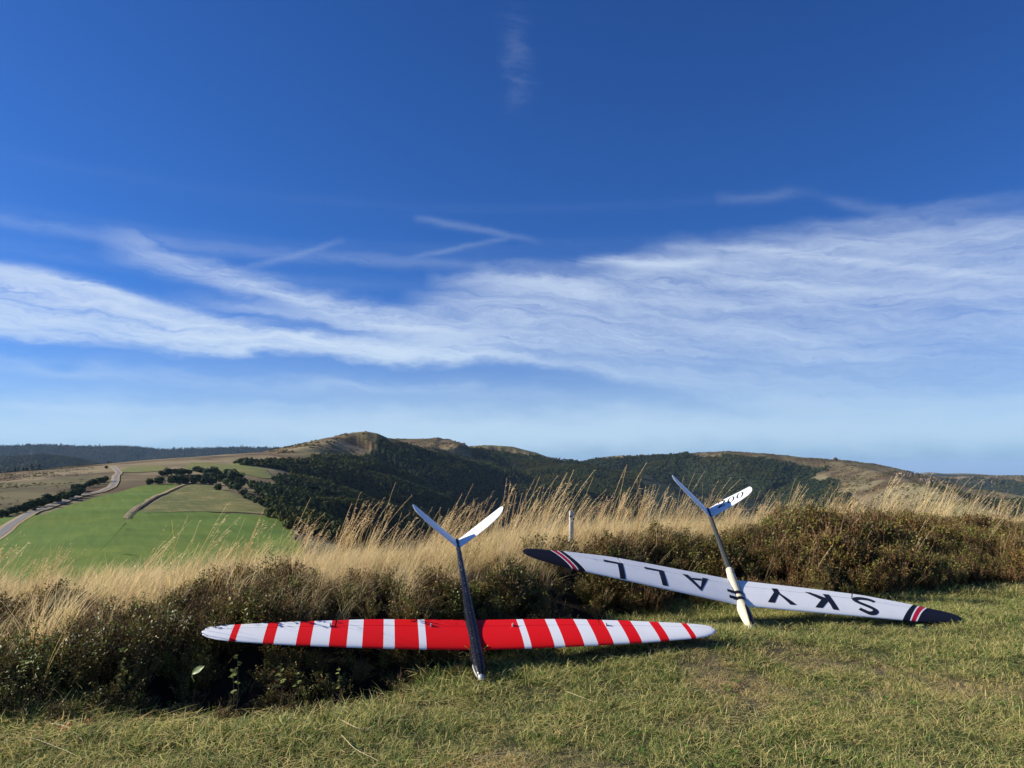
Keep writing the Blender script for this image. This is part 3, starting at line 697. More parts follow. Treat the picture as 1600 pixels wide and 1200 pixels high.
def leaf_ball(n, rx, rz, size, cz, seed, cone=False, lobes=7):
    r_ = np.random.default_rng(seed); s = Soup()
    cen = r_.normal(0, 1, (lobes, 3)); cen /= np.linalg.norm(cen, axis=1)[:, None]; cen *= r_.uniform(.25, .62, (lobes, 1)) * np.array([rx, rx, rz]); cen[:, 2] = np.maximum(cen[:, 2], -.45 * rz)
    rad = r_.uniform(.38, .6, lobes)
    for i in range(n):
        if cone:
            t = r_.uniform(0, 1) ** .75; a = r_.uniform(0, 6.28); rad_ = rx * (1 - t) * r_.uniform(.6, 1.05); p = np.array([rad_ * math.cos(a), rad_ * math.sin(a), cz - rz + 2 * rz * t]); nn = np.array([math.cos(a), math.sin(a), .5])
        else:
            l = r_.integers(lobes); v = r_.normal(0, 1, 3); v /= np.linalg.norm(v); p = cen[l] + v * rad[l] * np.array([rx, rx, rz]) * r_.uniform(.75, 1.05); p[2] += cz; nn = v + np.array([0, 0, .3])
        nn = nn + r_.normal(0, .35, 3); nn /= np.linalg.norm(nn); a = np.cross(nn, r_.normal(0, 1, 3)); a /= np.linalg.norm(a); b = np.cross(nn, a); q = size * r_.uniform(.6, 1.35)
        V = np.array([p - a * q * .6, p - b * q * .5 + nn * .1 * q, p + a * q * .6, p + b * q * .5 + nn * .1 * q])
        c = np.array([.032, .042, .014]) * r_.uniform(.6, 1.5) * np.array([r_.uniform(.85, 1.3), 1, r_.uniform(.8, 1.1)])
        s.add(V, c, None, [(0, 1, 2, 3)])
    return s
P_FAR = [leaf_ball(60, .5, .5, .34, .55, 100 + i).obj('forest_kind', M_TREE) for i in range(4)] + [leaf_ball(50, .3, .75, .28, .75, 120 + i, True).obj('forest_kind', M_TREE) for i in range(2)]
P_MID = [leaf_ball(190, .5, .5, .19, .55, 140 + i, lobes=9).obj('wood_kind', M_TREE) for i in range(5)]

def forest(name, box, spacing, hmin, hmax, protos, kprob, label, side_margin=.004, keep=None):
    pmin, pmax, D0, D1 = box
    x0, x1 = (pmin - 800) / FPX, (pmax - 800) / FPX
    area = (x1 - x0) * (D1 ** 2 - D0 ** 2) / 2; n = int(area / spacing ** 2 * .9)
    Yp = np.sqrt(rng.uniform(D0 ** 2, D1 ** 2, n)); Xp = rng.uniform(x0, x1, n) * Yp
    z, bid, dep, sd_, di = hfar(Xp, Yp, True); Fm, *_ , pxs = land_masks(Xp, Yp, bid, dep, sd_, di)
    ok = (Fm > .5) & visible(Xp, Yp, z + hmax * 1.2, side_margin)
    if keep is not None: ok &= keep(Xp, Yp, bid, pxs)
    Xp, Yp, z = Xp[ok], Yp[ok], z[ok]; m = len(Xp); h = rng.uniform(hmin, hmax, m)
    rock_z = 0
    rot = np.zeros((m, 3)); rot[:, 2] = rng.uniform(0, 6.28, m)
    scl = np.stack([h * rng.uniform(.8, 1.2, m)] * 2 + [h * rng.uniform(.85, 1.1, m)], -1)
    kidx = rng.choice(len(protos), m, p=kprob); tint = np.clip(fbm(Xp / 80, Yp / 80, 4, 5) * 2.6 - .85 + rng.normal(0, .28, m), 0, 1); scl = scl * (.7 + .7 * fbm(Xp / 25, Yp / 25, 2, 6))[:, None]
    return scatter(name, np.stack([Xp, Yp, z - .06 * h], -1), rot, scl, kidx, tint, protos, M_TREE, label=label, cat='forest')
kd = np.array([.24] * 4 + [.02] * 2); kd /= kd.sum(); ks = np.array([.1] * 4 + [.3] * 2); ks /= ks.sum(); km = np.ones(5) / 5
nearkeep = lambda x, y, b, p: ~((b == RID['cam']) | (p > 1180))
forest('forest', (200, 780, 450, 1600), 5.2, 4.6, 7.4, P_MID, km, 'dark beech wood filling the slope below the grassy hill', keep=lambda x, y, b, p: (b != RID['cam']) & ~((p < 262) & (y < 800)))
forest('forest', (250, 1000, 1600, 2500), 6.0, 4.2, 6.6, P_FAR, kd, 'shaded beech wood on the flank of the grassy hill')
forest('forest', (560, 1000, 2500, 3000), 7.4, 5, 8, P_FAR, kd, 'wood below the rocky crag behind the grassy hill', keep=lambda x, y, b, p: (b != RID['massif']))
forest('forest', (820, 1660, 1500, 3150), 7.6, 5, 8.5, P_FAR, kd, 'woods covering the broad hillside behind the tail of the lettered glider', keep=lambda x, y, b, p: (b == RID['massif']) | (b == RID['rspur']) | (b == -1))
forest('forest', (1330, 1700, 3150, 4700), 12, 8, 12, P_FAR, kd, 'wood below the crags of the distant plateau')
forest('forest', (-150, 620, 2400, 4400), 11, 8, 13, P_FAR, kd, 'rounded wooded hill before the far blue ridge')
forest('forest', (-150, 700, 5000, 7300), 17, 12, 19, P_FAR, ks, 'far blue ridge of spruce forest on the horizon', .012)
forest('forest', (-60, 330, 600, 1700), 11, 6, 10, P_FAR, ks, 'spruce wood showing over the brow of the brown moor', keep=lambda x, y, b, p: (b == RID['saddle']))

# low shrubs and heather clumps on the open slopes
def shrubs(name, box, n, h0, h1, ids, label, thr=.5):
    pmin, pmax, D0, D1 = box; x0, x1 = (pmin - 800) / FPX, (pmax - 800) / FPX
    Yp = np.sqrt(rng.uniform(D0 ** 2, D1 ** 2, n)); Xp = rng.uniform(x0, x1, n) * Yp
    z, bid, dep, sd_, di = hfar(Xp, Yp, True); Fm, q1, q2, q3, pxs = land_masks(Xp, Yp, bid, dep, sd_, di)
    cl_ = .55 * fbm(Xp / 55, Yp / 55, 4, 201) + .45 * fbm(Xp / 17, Yp / 17, 3, 203)
    ok = (Fm < .5) & np.isin(bid, [RID[q] for q in ids]) & (cl_ > thr) & visible(Xp, Yp, z + 3, .003)
    if 'saddle' in ids: ok &= (sd_ > 0) & (di > 40) & (pxs < 176 - (y_off(Yp)))
    Xp, Yp, z = Xp[ok], Yp[ok], z[ok]; m = len(Xp); h = rng.uniform(h0, h1, m)
    rot = np.zeros((m, 3)); rot[:, 2] = rng.uniform(0, 6.28, m)
    scatter(name, np.stack([Xp, Yp, z - .15 * h], -1), rot, np.stack([h * 1.5, h * 1.5, h * .8], -1), rng.integers(0, 4, m), rng.uniform(.3, 1, m), P_SHRUB, M_TREE, label=label, cat='shrubs')
y_off = lambda Y: np.interp(Y, [350, 600, 900, 1300], [150, 60, 30, 8])
P_SHRUB = []
for i in range(4):
    q = leaf_ball(36, .5, .42, .36, .4, 400 + i); q.C = [c * np.array([2.0, 1.5, 1.15]) for c in q.C]; P_SHRUB.append(q.obj('shrub_kind', M_TREE))
shrubs('heath_shrubs', (420, 760, 1400, 2900), 26000, 1.2, 3.6, ['main', 'second', 'third'], 'low heath clumps on the grassy hill and its neighbours')
shrubs('heath_shrubs', (850, 1660, 1100, 3200), 42000, 1.5, 4.5, ['massif', 'rspur'], 'low heath clumps over the open top of the broad hill')
shrubs('heath_shrubs', (1380, 1700, 3200, 4700), 16000, 2.5, 6, ['farright'], 'low heath clumps on the distant plateau')
shrubs('heath_shrubs', (-120, 420, 420, 1500), 26000, .5, 1.5, ['saddle'], 'low brown heath clumps on the moor beyond the road', .52)

# crags: rocks scattered over two slopes
def boulder(seed):
    r_ = np.random.default_rng(seed); bm = bmesh.new(); bmesh.ops.create_icosphere(bm, subdivisions=2, radius=.5)
    for v in bm.verts:
        q = v.co; f = 1 + .5 * (vnoise(np.array(q.x * 3 + seed), np.array(q.y * 3 + q.z * 2), seed) - .5); v.co = q * float(f); v.co.z *= 1.2
    V = np.array([v.co[:] for v in bm.verts]); F = np.array([[v.index for v in f.verts] for f in bm.faces]); bm.free()
    return proto('boulder_kind', V, F, np.tile(np.array([.19, .15, .115]), (len(V), 1)) * r_.uniform(.7, 1.2, (len(V), 1)), M_ROCK_I)
P_ROCK = [boulder(i) for i in range(4)]
def crags(pix, n, s0, s1, label):
    a = np.array(pix, float); c = np.stack([rng.normal(q[0], q[2], int(n * q[4])) for q in a for _ in [0]][0:1], 0) if False else None
    L = []
    for (cx, cy, sx, sy, w) in pix: L.append(np.stack([rng.normal(cx, sx, int(n * w)), rng.normal(cy, sy, int(n * w))], -1))
    L = np.concatenate(L); q = hit(L[:, 0], L[:, 1], 900); z = hfar(q[:, 0], q[:, 1]); m = len(q); s_ = rng.uniform(s0, s1, m)
    rot = np.stack([rng.uniform(-.3, .3, m), rng.uniform(-.3, .3, m), rng.uniform(0, 6, m)], -1)
    scatter('crag_rocks', np.column_stack([q, z]), rot, np.stack([s_, s_, s_ * rng.uniform(.7, 1.4, m)], -1), rng.integers(0, 4, m), rng.uniform(0, 1, m), P_ROCK, M_ROCK_I, label=label, cat='rocks')
crags([(1515, 750, 10, 4, .5), (1550, 752, 12, 4, .5)], 70, 5, 11, 'pale crags above the wood on the distant plateau')
crags([(1425, 742, 14, 3.5, .6), (1450, 750, 10, 4, .4)], 60, 3, 8, 'brown rocks along the descending right shoulder of the broad hill')

# ------------------------------------------------------------------ near vegetation
GRP = {}
def area_pts(n, x0, x1, y0, y1): return rng.uniform(x0, x1, n), rng.uniform(y0, y1, n)
def frust(x, y, m=.12): return np.abs(x) < (.687 + m) * y + .5
# short turf
x, y = area_pts(64000, -5.5, 8.5, 1.9, 9.5); d = edge_d(x, y)
dens = np.where(y < 4.2, 1., np.where(y < 6, .8, .55))
ok = (d < .10) & frust(x, y, .2) & (rng.uniform(0, 1, len(x)) < dens); x, y, d = x[ok], y[ok], d[ok]
z = hnear(x, y); dry = DRY(x, y); m = len(x)
cl = clearance(x, y, .02) - z
sc = rng.uniform(.7, 1.3, m) * (1.2 - .45 * dry) * (1 + .5 * sstep(-.5, 0, d)) * (.6 + .95 * fbm(x * 4.3, y * 4.3, 3, 221)); sc = np.minimum(sc, np.maximum(cl, .02) / .05)
u = rng.uniform(0, 1, m)
kidx = np.where(u < .12 + .12 * dry, rng.integers(9, 12, m), np.where(rng.uniform(0, 1, m) < dry * .75, rng.integers(5, 9, m), rng.integers(0, 5, m)))
rot = np.zeros((m, 3)); rot[:, 2] = rng.uniform(-3.14, 3.14, m)
scatter('turf_grass', np.column_stack([x, y, z]), rot, np.stack([sc, sc, sc], -1), kidx, np.clip(dry + rng.normal(0, .2, m), 0, 1), P_TURF, M_TURF, label='short cropped green and straw coloured turf in the foreground', cat='grass')
# small rosette weeds in the turf
def rosette(n):
    s = Soup()
    for i in range(n):
        a = i * 6.28 / n + U_(-.3, .3); s.leaf(np.array([0, 0, .004]), (math.cos(a), math.sin(a), U_(.15, .6)), np.array([0, 0, 1.]), U_(.016, .034), U_(.008, .014), jit((.085, .13, .035), .25))
    return s
P_WEED = [rosette(k).obj('weed_kind', M_TURF) for k in (4, 5, 6, 8)]
x, y = area_pts(2600, -5, 8, 2.0, 8.); d = edge_d(x, y); ok = (d < -.02) & frust(x, y) & (fbm(x * 1.4 + 30, y * 1.4, 3, 241) > .5) & (clearance(x, y) > 5); x, y = x[ok], y[ok]; m = len(x)
rot = np.zeros((m, 3)); rot[:, 2] = rng.uniform(0, 6, m); sc = rng.uniform(.6, 1.3, m)
scatter('turf_weeds', np.column_stack([x, y, hnear(x, y) + .008]), rot, np.stack([sc] * 3, -1), rng.integers(0, 4, m), rng.uniform(0, .6, m), P_WEED, M_TURF, label='small green rosette weeds and clover in the turf', cat='weeds')
# lusher grass along the foot of the bank
x, y = area_pts(9000, -5, 8, 2.6, 9.5); d = edge_d(x, y); w = np.exp(-((d + .05) / .2) ** 2) + .9 * np.exp(-(((x - 1.25) / .5) ** 2 + ((y - 5.05) / .4) ** 2)) + .05 + .35 * sstep(.52, .64, fbm(x * 1.6 + 9, y * 1.6, 3, 231)) + .5 * sstep(-.9, -2.0, x) * sstep(-.8, -.1, d)
ok = (rng.uniform(0, 1, len(x)) < w * .55) & (d < .45) & frust(x, y); x, y, d = x[ok], y[ok], d[ok]; z = hnear(x, y); m = len(x)
cl = clearance(x, y, .05) - z; sc = np.minimum(rng.uniform(.5, 1.05, m) * np.interp(d, [-.8, -.25, 0], [.42, .6, 1.]), np.maximum(cl, .01) / .14)
rot = np.zeros((m, 3)); rot[:, 2] = rng.uniform(-3.14, 3.14, m)
ok = sc > .15
scatter('bank_foot_grass', np.column_stack([x, y, z])[ok], rot[ok], np.stack([sc, sc, sc], -1)[ok], rng.integers(0, 5, m)[ok], rng.uniform(0, .7, m)[ok], P_LUSH, M_TURF, label='longer green grass fringe along the foot of the bank', cat='grass')
# bilberry heath on the bank
def heath(name, x0, x1, label, n, dmaxf, hf):
    x, y = area_pts(n, x0, x1, 2.9, 12); d = edge_d(x, y); dm = dmaxf(x)
    ok = (d > -.03) & (d < dm) & frust(x, y, .16); x, y, d, dm = x[ok], y[ok], d[ok], dm[ok]
    z = hnear(x, y); h = hf(x, d) * rng.uniform(.75, 1.2, len(x)) * (.48 + 1.0 * fbm(x * 2.4, y * 2.4, 3, 12)); cl = clearance(x, y, .06) - z - .01
    h = np.where((x > -2.7) & (x < -1.75) & (d < .6), h * 1.45, h); h = np.where((x > -1.7) & (x < -.4) & (d < .45), h * .8, h)
    h = np.where((x > -1.1) & (x < .12) & (y > 4.8), np.minimum(h, .45 - z), h)
    gap = fbm(x * 3.1, y * 3.1, 3, 77); h = np.minimum(h, cl); ok = (h > .05) & (rng.uniform(0, 1, len(x)) < .25 + sstep(.37, .53, gap)); x, y, z, h, d = x[ok], y[ok], z[ok], h[ok], d[ok]; m = len(x)
    rot = np.stack([rng.normal(0, .12, m), rng.normal(.1, .12, m), rng.uniform(-3.14, 3.14, m)], -1)
    tint = np.clip(fbm(x * 1.6, y * 1.6, 3, 14) * 2 - .55 + rng.normal(0, .25, m) - .35 * (1 - sstep(-.5, 1.5, x)) * (1 - sstep(.5, 1., d)), 0, 1)
    return scatter(name, np.column_stack([x, y, z - .02]), rot, np.stack([np.maximum(h, .13) * 1.05] * 2 + [h], -1), rng.choice(7, m, p=[.22, .22, .22, .07, .07, .06, .14]), tint, P_HEATH, M_LEAF, label=label, cat='shrubs')
heath('bilberry_heath', -6.5, .75, 'dark bilberry and heather bank behind and beneath the striped wing', 9000, lambda x: 1.35 + .4 * (vnoise(x * 1.7, x * 0, 8) - .3), lambda x, d: np.interp(d, [0, .3, .8, 1.4], [.10, .14, .22, .22]))
heath('bilberry_heath', .75, 2.25, 'brown heather strip behind the lettered white wing', 2600, lambda x: 1.25 + 0 * x, lambda x, d: np.interp(d, [0, .4, 1.2], [.14, .22, .26]))
heath('bilberry_heath', 2.25, 11, 'reddish brown bilberry mound behind the far end of the lettered wing', 13000, lambda x: np.interp(x, [2.25, 3, 5, 11], [1.6, 2.3, 2.5, 2.2]), lambda x, d: np.interp(d, [0, .25, .9, 2.3], [.19, .25, .285, .27]) * np.interp(x, [2.2, 3, 4.5, 6, 9], [.85, 1.05, 1.0, .85, .6]))
# dry grass over the crest
def grass(name, n, x0, x1, y0, y1, protos, dens, s0, s1, label, wing_m=.05, hh=.45):
    x, y = area_pts(n, x0, x1, y0, y1); d = edge_d(x, y); ok = (rng.uniform(0, 1, len(x)) < dens(x, y, d)) & frust(x, y, .16)
    x, y, d = x[ok], y[ok], d[ok]; z = hnear(x, y); m = len(x); sc = rng.uniform(s0, s1, m) * np.interp(x, [-6, -3, -1, 1, 4], [.74, .78, .86, .92, .95]) * (.62 + .75 * fbm(x * 1.7, y * 1.7, 2, 211))
    cl = np.minimum(clearance(x, y, wing_m), clearance(x + .1, y, wing_m)); cl = np.minimum(cl, clearance(x + .2, y, wing_m)) - z
    sc = np.minimum(sc, np.maximum(cl, .0) / hh); ok = sc > .2
    rot = np.stack([rng.normal(0, .06, m), rng.normal(0, .08, m), rng.normal(0, .45, m)], -1)
    tint = np.clip(fbm(x * .9, y * .9, 3, 17) * 1.8 - .4 + rng.normal(0, .2, m), 0, 1)
    scatter(name, np.column_stack([x, y, z])[ok], rot[ok], np.stack([sc, sc, sc], -1)[ok], rng.integers(0, len(protos), m)[ok], tint[ok], protos, M_STRAW, label=label, cat='grass')
dcrest = lambda x: np.interp(x, [-6, -3, -2.2, -1, .5, 2.0, 2.6, 4, 8], [.2, .4, .75, .95, .95, .95, 1.9, 2.2, 2.1])
grass('dry_grass', 9500, -7, 11, 3.6, 13, P_STRAW, lambda x, y, d: sstep(-.25, .25, d - dcrest(x)) * np.where(d - dcrest(x) < 2.2, 1, .45) + np.where((d > .1) & (x < 2.2) & ((d > .8) | (x < -2.)), .05, 0), .62, 1.02, 'dense golden dry grass over the crest of the bank')
grass('dry_grass_stems', 3400, -7, 12, 3.4, 13, P_STEM, lambda x, y, d: (sstep(-.2, .4, d - dcrest(x)) * .8 * np.interp(x, [-6, -2, 0, 3, 8], [.35, .36, .5, .55, .55]) * np.where(d - dcrest(x) < 2.5, 1, .5)), .62, 1.05, 'tall seeding grass stems leaning in the wind', hh=.8)

grass('bank_grass_stems', 3000, -6, 9, 3.2, 10, P_STEMS, lambda x, y, d: np.where((d > .1) & (d < dcrest(x) + .3) & ((d > .8) | (x < -2.0) | (x > 1.)) & ~((x > -.8) & (x < .15) & (y > 4.9)), np.interp(x, [-6, -2, 0, 2, 3, 8], [.75, .55, .3, .35, .12, .12]), 0), .5, 1.0, 'thin dry stems poking out of the heather bank', hh=.75)
grass('bank_straw', 2200, -6, 2.4, 3.2, 8, P_STRAW, lambda x, y, d: np.where((d > .12) & (d < dcrest(x)) & ((d > .75) | (x < -2.0)), np.interp(x, [-6, -3, -1.6, -.5, 2], [.85, .65, .18, .10, .12]), 0), .45, .85, 'dry grass tufts mixed into the left bank')

# ------------------------------------------------------------------ gliders
def loft(name, loops, mats, mat_iv=None, closed_ends=True, smooth=True, mat_pt=None):
    """loops: list of (n,3) closed rings; mat_iv: material index per interval"""
    n = len(loops[0]); V = np.concatenate(loops); m = len(loops)
    me = bpy.data.meshes.new(name); faces, mi = [], []
    for i in range(m - 1):
        for j in range(n):
            j2 = (j + 1) % n
            faces.append((i * n + j, i * n + j2, (i + 1) * n + j2, (i + 1) * n + j)); mi.append(mat_iv[i] if mat_iv else (mat_pt(i, j) if mat_pt else 0))
    if closed_ends:
        faces.append(tuple(range(n))[::-1]); mi.append(mat_iv[0] if mat_iv else 0)
        faces.append(tuple((m - 1) * n + j for j in range(n))); mi.append(mat_iv[-1] if mat_iv else 0)
    me.from_pydata([tuple(v) for v in V], [], faces)
    for q in mats: me.materials.append(q)
    me.polygons.foreach_set('material_index', mi); me.polygons.foreach_set('use_smooth', [smooth] * len(faces))
    bm = bmesh.new(); bm.from_mesh(me); bmesh.ops.recalc_face_normals(bm, faces=bm.faces)
    for e in bm.edges:
        if len(e.link_faces) == 2 and e.calc_face_angle(0) > .7: e.smooth = False
    bm.to_mesh(me); bm.free(); me.update()
    return me
def stations(k, ivs, s0, s1):
    """ivs: [(bLE, bTE, mat)] boundaries from root outwards, mat of the interval that starts there"""
    S = [(q[0], q[1]) for q in ivs]; ls = [q[0] for q in S]
    extra = [PLAN[k]['LE'][i][0] for i in range(len(PLAN[k]['LE']))]
    vals = sorted({round(v, 4) for v in ls + extra + [s0, s1] if s0 - 1e-6 <= v <= s1 + 1e-6})
    out = []
    for v in vals:
        t = float(np.interp(v, ls + [HALF[k]], [q[1] for q in S] + [HALF[k]])); i = max(j for j, q in enumerate(ls) if q <= v + 1e-5)
        out.append((v, min(t, HALF[k]), ivs[i][2]))
    return out
CM = [0, .004, .015, .04, .09, .17, .28, .40, .52, .63, .725]; CF = [.739, .80, .88, .95, 1.0]
def wing_loops(k, side, st, main):
    L = []; tip = HALF[k]
    for b0, b1, _ in st:
        cs = CM if main else CF
        def pt(c, top):
            b = min(b0 + (b1 - b0) * c, tip - 1e-4); l_, t_ = float(le(k, b)), float(te(k, b)); a = l_ + c * (t_ - l_)
            return (side * b, a, float(wing_z(k, np.array(a), np.array(b), top)))
        if main: ring = [pt(c, True) for c in reversed(cs)] + [pt(c, False) for c in cs[1:]]
        else: ring = [pt(c, True) for c in cs] + [pt(c, False) for c in reversed(cs[:-1])]
        L.append(np.array(ring))
    return L
def make_wing(k, side, ivs, mats, root, split, label):
    st = stations(k, ivs, .03, HALF[k]); lp = wing_loops(k, side, st, True)
    w = link('wing', loft('wing', lp, mats, [q[2] for q in st[:-1]]), (), root, label=label)
    for nm, a, b in (('flap', .033, split - .004), ('aileron', split + .004, HALF[k] - .012)):
        st2 = stations(k, ivs, a, b); link(nm, loft(nm, wing_loops(k, side, st2, False), mats, [q[2] for q in st2[:-1]]), (), w)
    return w
def horn(k, w, b):
    a = float(le(k, b) + .735 * (te(k, b) - le(k, b))); z = float(wing_z(k, np.array(a), np.array(b)))
    bm = bmesh.new()
    pr = [(-.014, -.001), (.012, -.001), (.004, .014), (-.002, .013)]
    for dx in (-.0035, .0035):
        for q in pr: bm.verts.new((b + dx, a + q[0], z + q[1]))
    bm.verts.ensure_lookup_table(); vs = bm.verts
    bm.faces.new(vs[0:4]); bm.faces.new(list(vs[4:8])[::-1])
    for i in range(4): j = (i + 1) % 4; bm.faces.new((vs[i], vs[j], vs[4 + j], vs[4 + i]))
    bmesh.ops.recalc_face_normals(bm, faces=bm.faces); me = bpy.data.meshes.new('control_horn'); bm.to_mesh(me); bm.free()
    link('control_horn', me, M_STEEL, w)
def fuselage(name, prof, mats, parent, mat_iv=None, n=20, ph=0):
    """prof: (a, zc, rw, rh)"""
    an = np.linspace(0, 2 * math.pi, n, endpoint=False); L = []
    for a, zc, rw, rh in prof:
        L.append(np.stack([rw * np.sin(an), np.full(n, a), zc + rh * np.cos(an)], -1))
    return link(name, loft(name, L, mats, mat_iv), (), parent)
def refine(prof, n=4):
    p = np.array(prof, float); t = np.arange(len(p)); q = np.linspace(0, len(p) - 1, (len(p) - 1) * n + 1)
    out = np.stack([np.interp(q, t, p[:, i]) for i in range(p.shape[1])], -1)
    for _ in range(2): out[1:-1, 1:] = .25 * out[:-2, 1:] + .5 * out[1:-1, 1:] + .25 * out[2:, 1:]
    return out
FIN = {'red': dict(LE=[(0, 1.335), (.15, 1.372), (.25, 1.405), (.33, 1.45), (.365, 1.487), (.38, 1.53)], TE=[(0, 1.456), (.17, 1.511), (.30, 1.552), (.365, 1.572), (.38, 1.558)], d=.5977, L=.38),
       'sky': dict(LE=[(0, 1.385), (.18, 1.435), (.285, 1.478), (.346, 1.507), (.385, 1.54), (.398, 1.575)], TE=[(0, 1.53), (.16, 1.585), (.3, 1.612), (.385, 1.632), (.398, 1.615)], d=.594, L=.398)}
def fin_pt(k, side, a, b, h):
    d = FIN[k]['d']; return (side * (b * math.cos(d) - h * math.sin(d)), a, .03 + b * math.sin(d) + h * math.cos(d))
def make_fin(k, side, mats, root, label=None):
    f = FIN[k]; bs = sorted({q[0] for q in f['LE']} | {q[0] for q in f['TE']} | {.05, .1}); L = []
    cs = [0, .01, .04, .1, .2, .35, .5, .7, .85, 1.]
    for b in bs:
        l_, t_ = np.interp(b, *zip(*f['LE'])), np.interp(b, *zip(*f['TE'])); ch = t_ - l_
        th = lambda c: float(foil(np.array(c))) * ch * .8
        L.append(np.array([fin_pt(k, side, l_ + c * ch, b, th(c)) for c in reversed(cs)] + [fin_pt(k, side, l_ + c * ch, b, -th(c)) for c in cs[1:-1]]))
    return link('tail_fin', loft('tail_fin', L, mats), (), root, label=label)
def flat_print(name, polys, mapf, mat, parent, cuts=None, holes=None, label=None):
    """polygon(s) in (a, b) laid on a surface through mapf(a, b)"""
    bm = bmesh.new()
    for pl in polys:
        bm.faces.new([bm.verts.new((q[0], q[1], 0)) for q in pl])
    if cuts is not None:
        for c in cuts:
            bmesh.ops.bisect_plane(bm, geom=bm.verts[:] + bm.edges[:] + bm.faces[:], plane_co=(c, 0, 0), plane_no=(1, 0, 0))
    bmesh.ops.triangulate(bm, faces=bm.faces[:])
    for v in bm.verts: v.co = Vector(mapf(v.co.x, v.co.y))
    me = bpy.data.meshes.new(name); bm.to_mesh(me); bm.free()
    return link(name, me, mat, parent, label=label)
def ring_quads(outer, inner):
    n = len(outer); return [[outer[i], outer[(i + 1) % n], inner[(i + 1) % n], inner[i]] for i in range(n)]
def stroke_quads(cl, w):
    cl = np.array(cl, float); t = np.gradient(cl, axis=0); t /= np.linalg.norm(t, axis=1)[:, None]; nn = np.stack([-t[:, 1], t[:, 0]], -1); w = np.broadcast_to(w, len(cl))[:, None] / 2
    A, B = cl + nn * w, cl - nn * w
    return [[A[i], A[i + 1], B[i + 1], B[i]] for i in range(len(cl) - 1)]
def spline(pts, n=40):
    p = np.array(pts, float); t = np.arange(len(p)); q = np.linspace(0, len(p) - 1, n); out = []
    for u in q:
        i = int(min(u, len(p) - 2)); f = u - i; p0, p1, p2, p3 = p[max(i - 1, 0)], p[i], p[i + 1], p[min(i + 2, len(p) - 1)]
        out.append(.5 * ((2 * p1) + (p2 - p0) * f + (2 * p0 - 5 * p1 + 4 * p2 - p3) * f * f + (3 * p1 - p0 - 3 * p2 + p3) * f ** 3))
    return np.array(out)

# --- the striped glider
red = link('model_glider', None, label='model glider with red and white striped wing and black fuselage', cat='model glider'); red.matrix_world = FRM['red']
iv = [(0, 0, 1), (.263, .263, 0), (.302, .302, 1), (.430, .430, 0), (.489, .489, 1), (.598, .598, 0), (.677, .677, 1), (.767, .767, 0), (.860, .860, 1), (.933, .933, 0), (1.044, 1.044, 1), (1.099, 1.099, 0), (1.234, 1.234, 1), (1.267, 1.267, 0)]
# colours listed as the strip that begins there: red root, white, red, ...
iv = [(a, b, 1 if i % 2 == 0 else 0) for i, (a, b, _) in enumerate(iv)]
for s_ in (-1, 1):
    w = make_wing('red', s_, iv, [M_WHITE, M_RED], red, .745, 'white wing panel with red chordwise stripes, red at the root')
    for b in (.23, .772): horn('red', w, s_ * b)
    make_fin('red', s_, [M_WHITE], red)
prof = refine([(0, 0, .004, .004), (.008, 0, .012, .012), (.03, 0, .022, .021), (.08, 0, .031, .030), (.16, 0, .036, .036), (.28, -.008, .038, .037), (.42, -.008, .038, .035), (.56, -.002, .033, .030), (.75, .010, .025, .023), (1.0, .016, .020, .018), (1.25, .023, .017, .016), (1.42, .028, .0155, .015), (1.465, .029, .012, .012)])
fz = fuselage('fuselage', prof, [M_CARBON], red)
def band(parent, prof, a0, a1, grow, mat, name, arc=None, label=None):
    aa = np.linspace(a0, a1, 4); an = np.linspace(0, 2 * math.pi, 25) if arc is None else np.linspace(arc[0], arc[1], 20); V = []
    for a in aa:
        zc, rw, rh = [np.interp(a, prof[:, 0], prof[:, i]) for i in (1, 2, 3)]
        V.append(np.stack([(rw + grow) * np.sin(an), np.full(len(an), a), zc + (rh + grow) * np.cos(an)], -1))
    V = np.array(V); n, m = V.shape[:2]; i = np.arange(n * m).reshape(n, m)
    F = np.stack([i[:-1, :-1], i[:-1, 1:], i[1:, 1:], i[1:, :-1]], -1).reshape(-1, 4)
    return link(name, mesh_np(name, V.reshape(-1, 3), F, True), mat, parent, label=label)
band(red, prof, .155, .16, .0015, M_TAPE, 'canopy_seam')
band(red, prof, .02, .11, .002, M_STEEL, 'ballast_plate', (-2.0, -1.3), 'pale grey patch on the side of the nose')
fuselage('nose_cap', refine([(-.006, 0, .003, .003), (0, 0, .010, .010), (.012, 0, .0165, .0165), (.018, 0, .0175, .0175)], 3), [M_STEEL], red)
for s_ in (-1, 1):
    def mp(a, b, s_=s_): return (s_ * b, a, float(wing_z('red', np.array(a), np.array(b))) + .004)
    flat_print('tape_strip', [[(.238, .036), (.262, .066), (.266, .063), (.242, .033)]], mp, M_YELLOW, red)
    q = bpy.context.scene.objects
# --- the lettered glider
sky = link('model_glider', None, label='white model glider with black wing lettering and cream nose', cat='model glider'); sky.matrix_world = FRM['sky']
ivs = [(0, 0, 0), (1.064, 1.222, 1), (1.112, 1.252, 0), (1.122, 1.262, 2), (1.152, 1.297, 0), (1.163, 1.307, 1)]
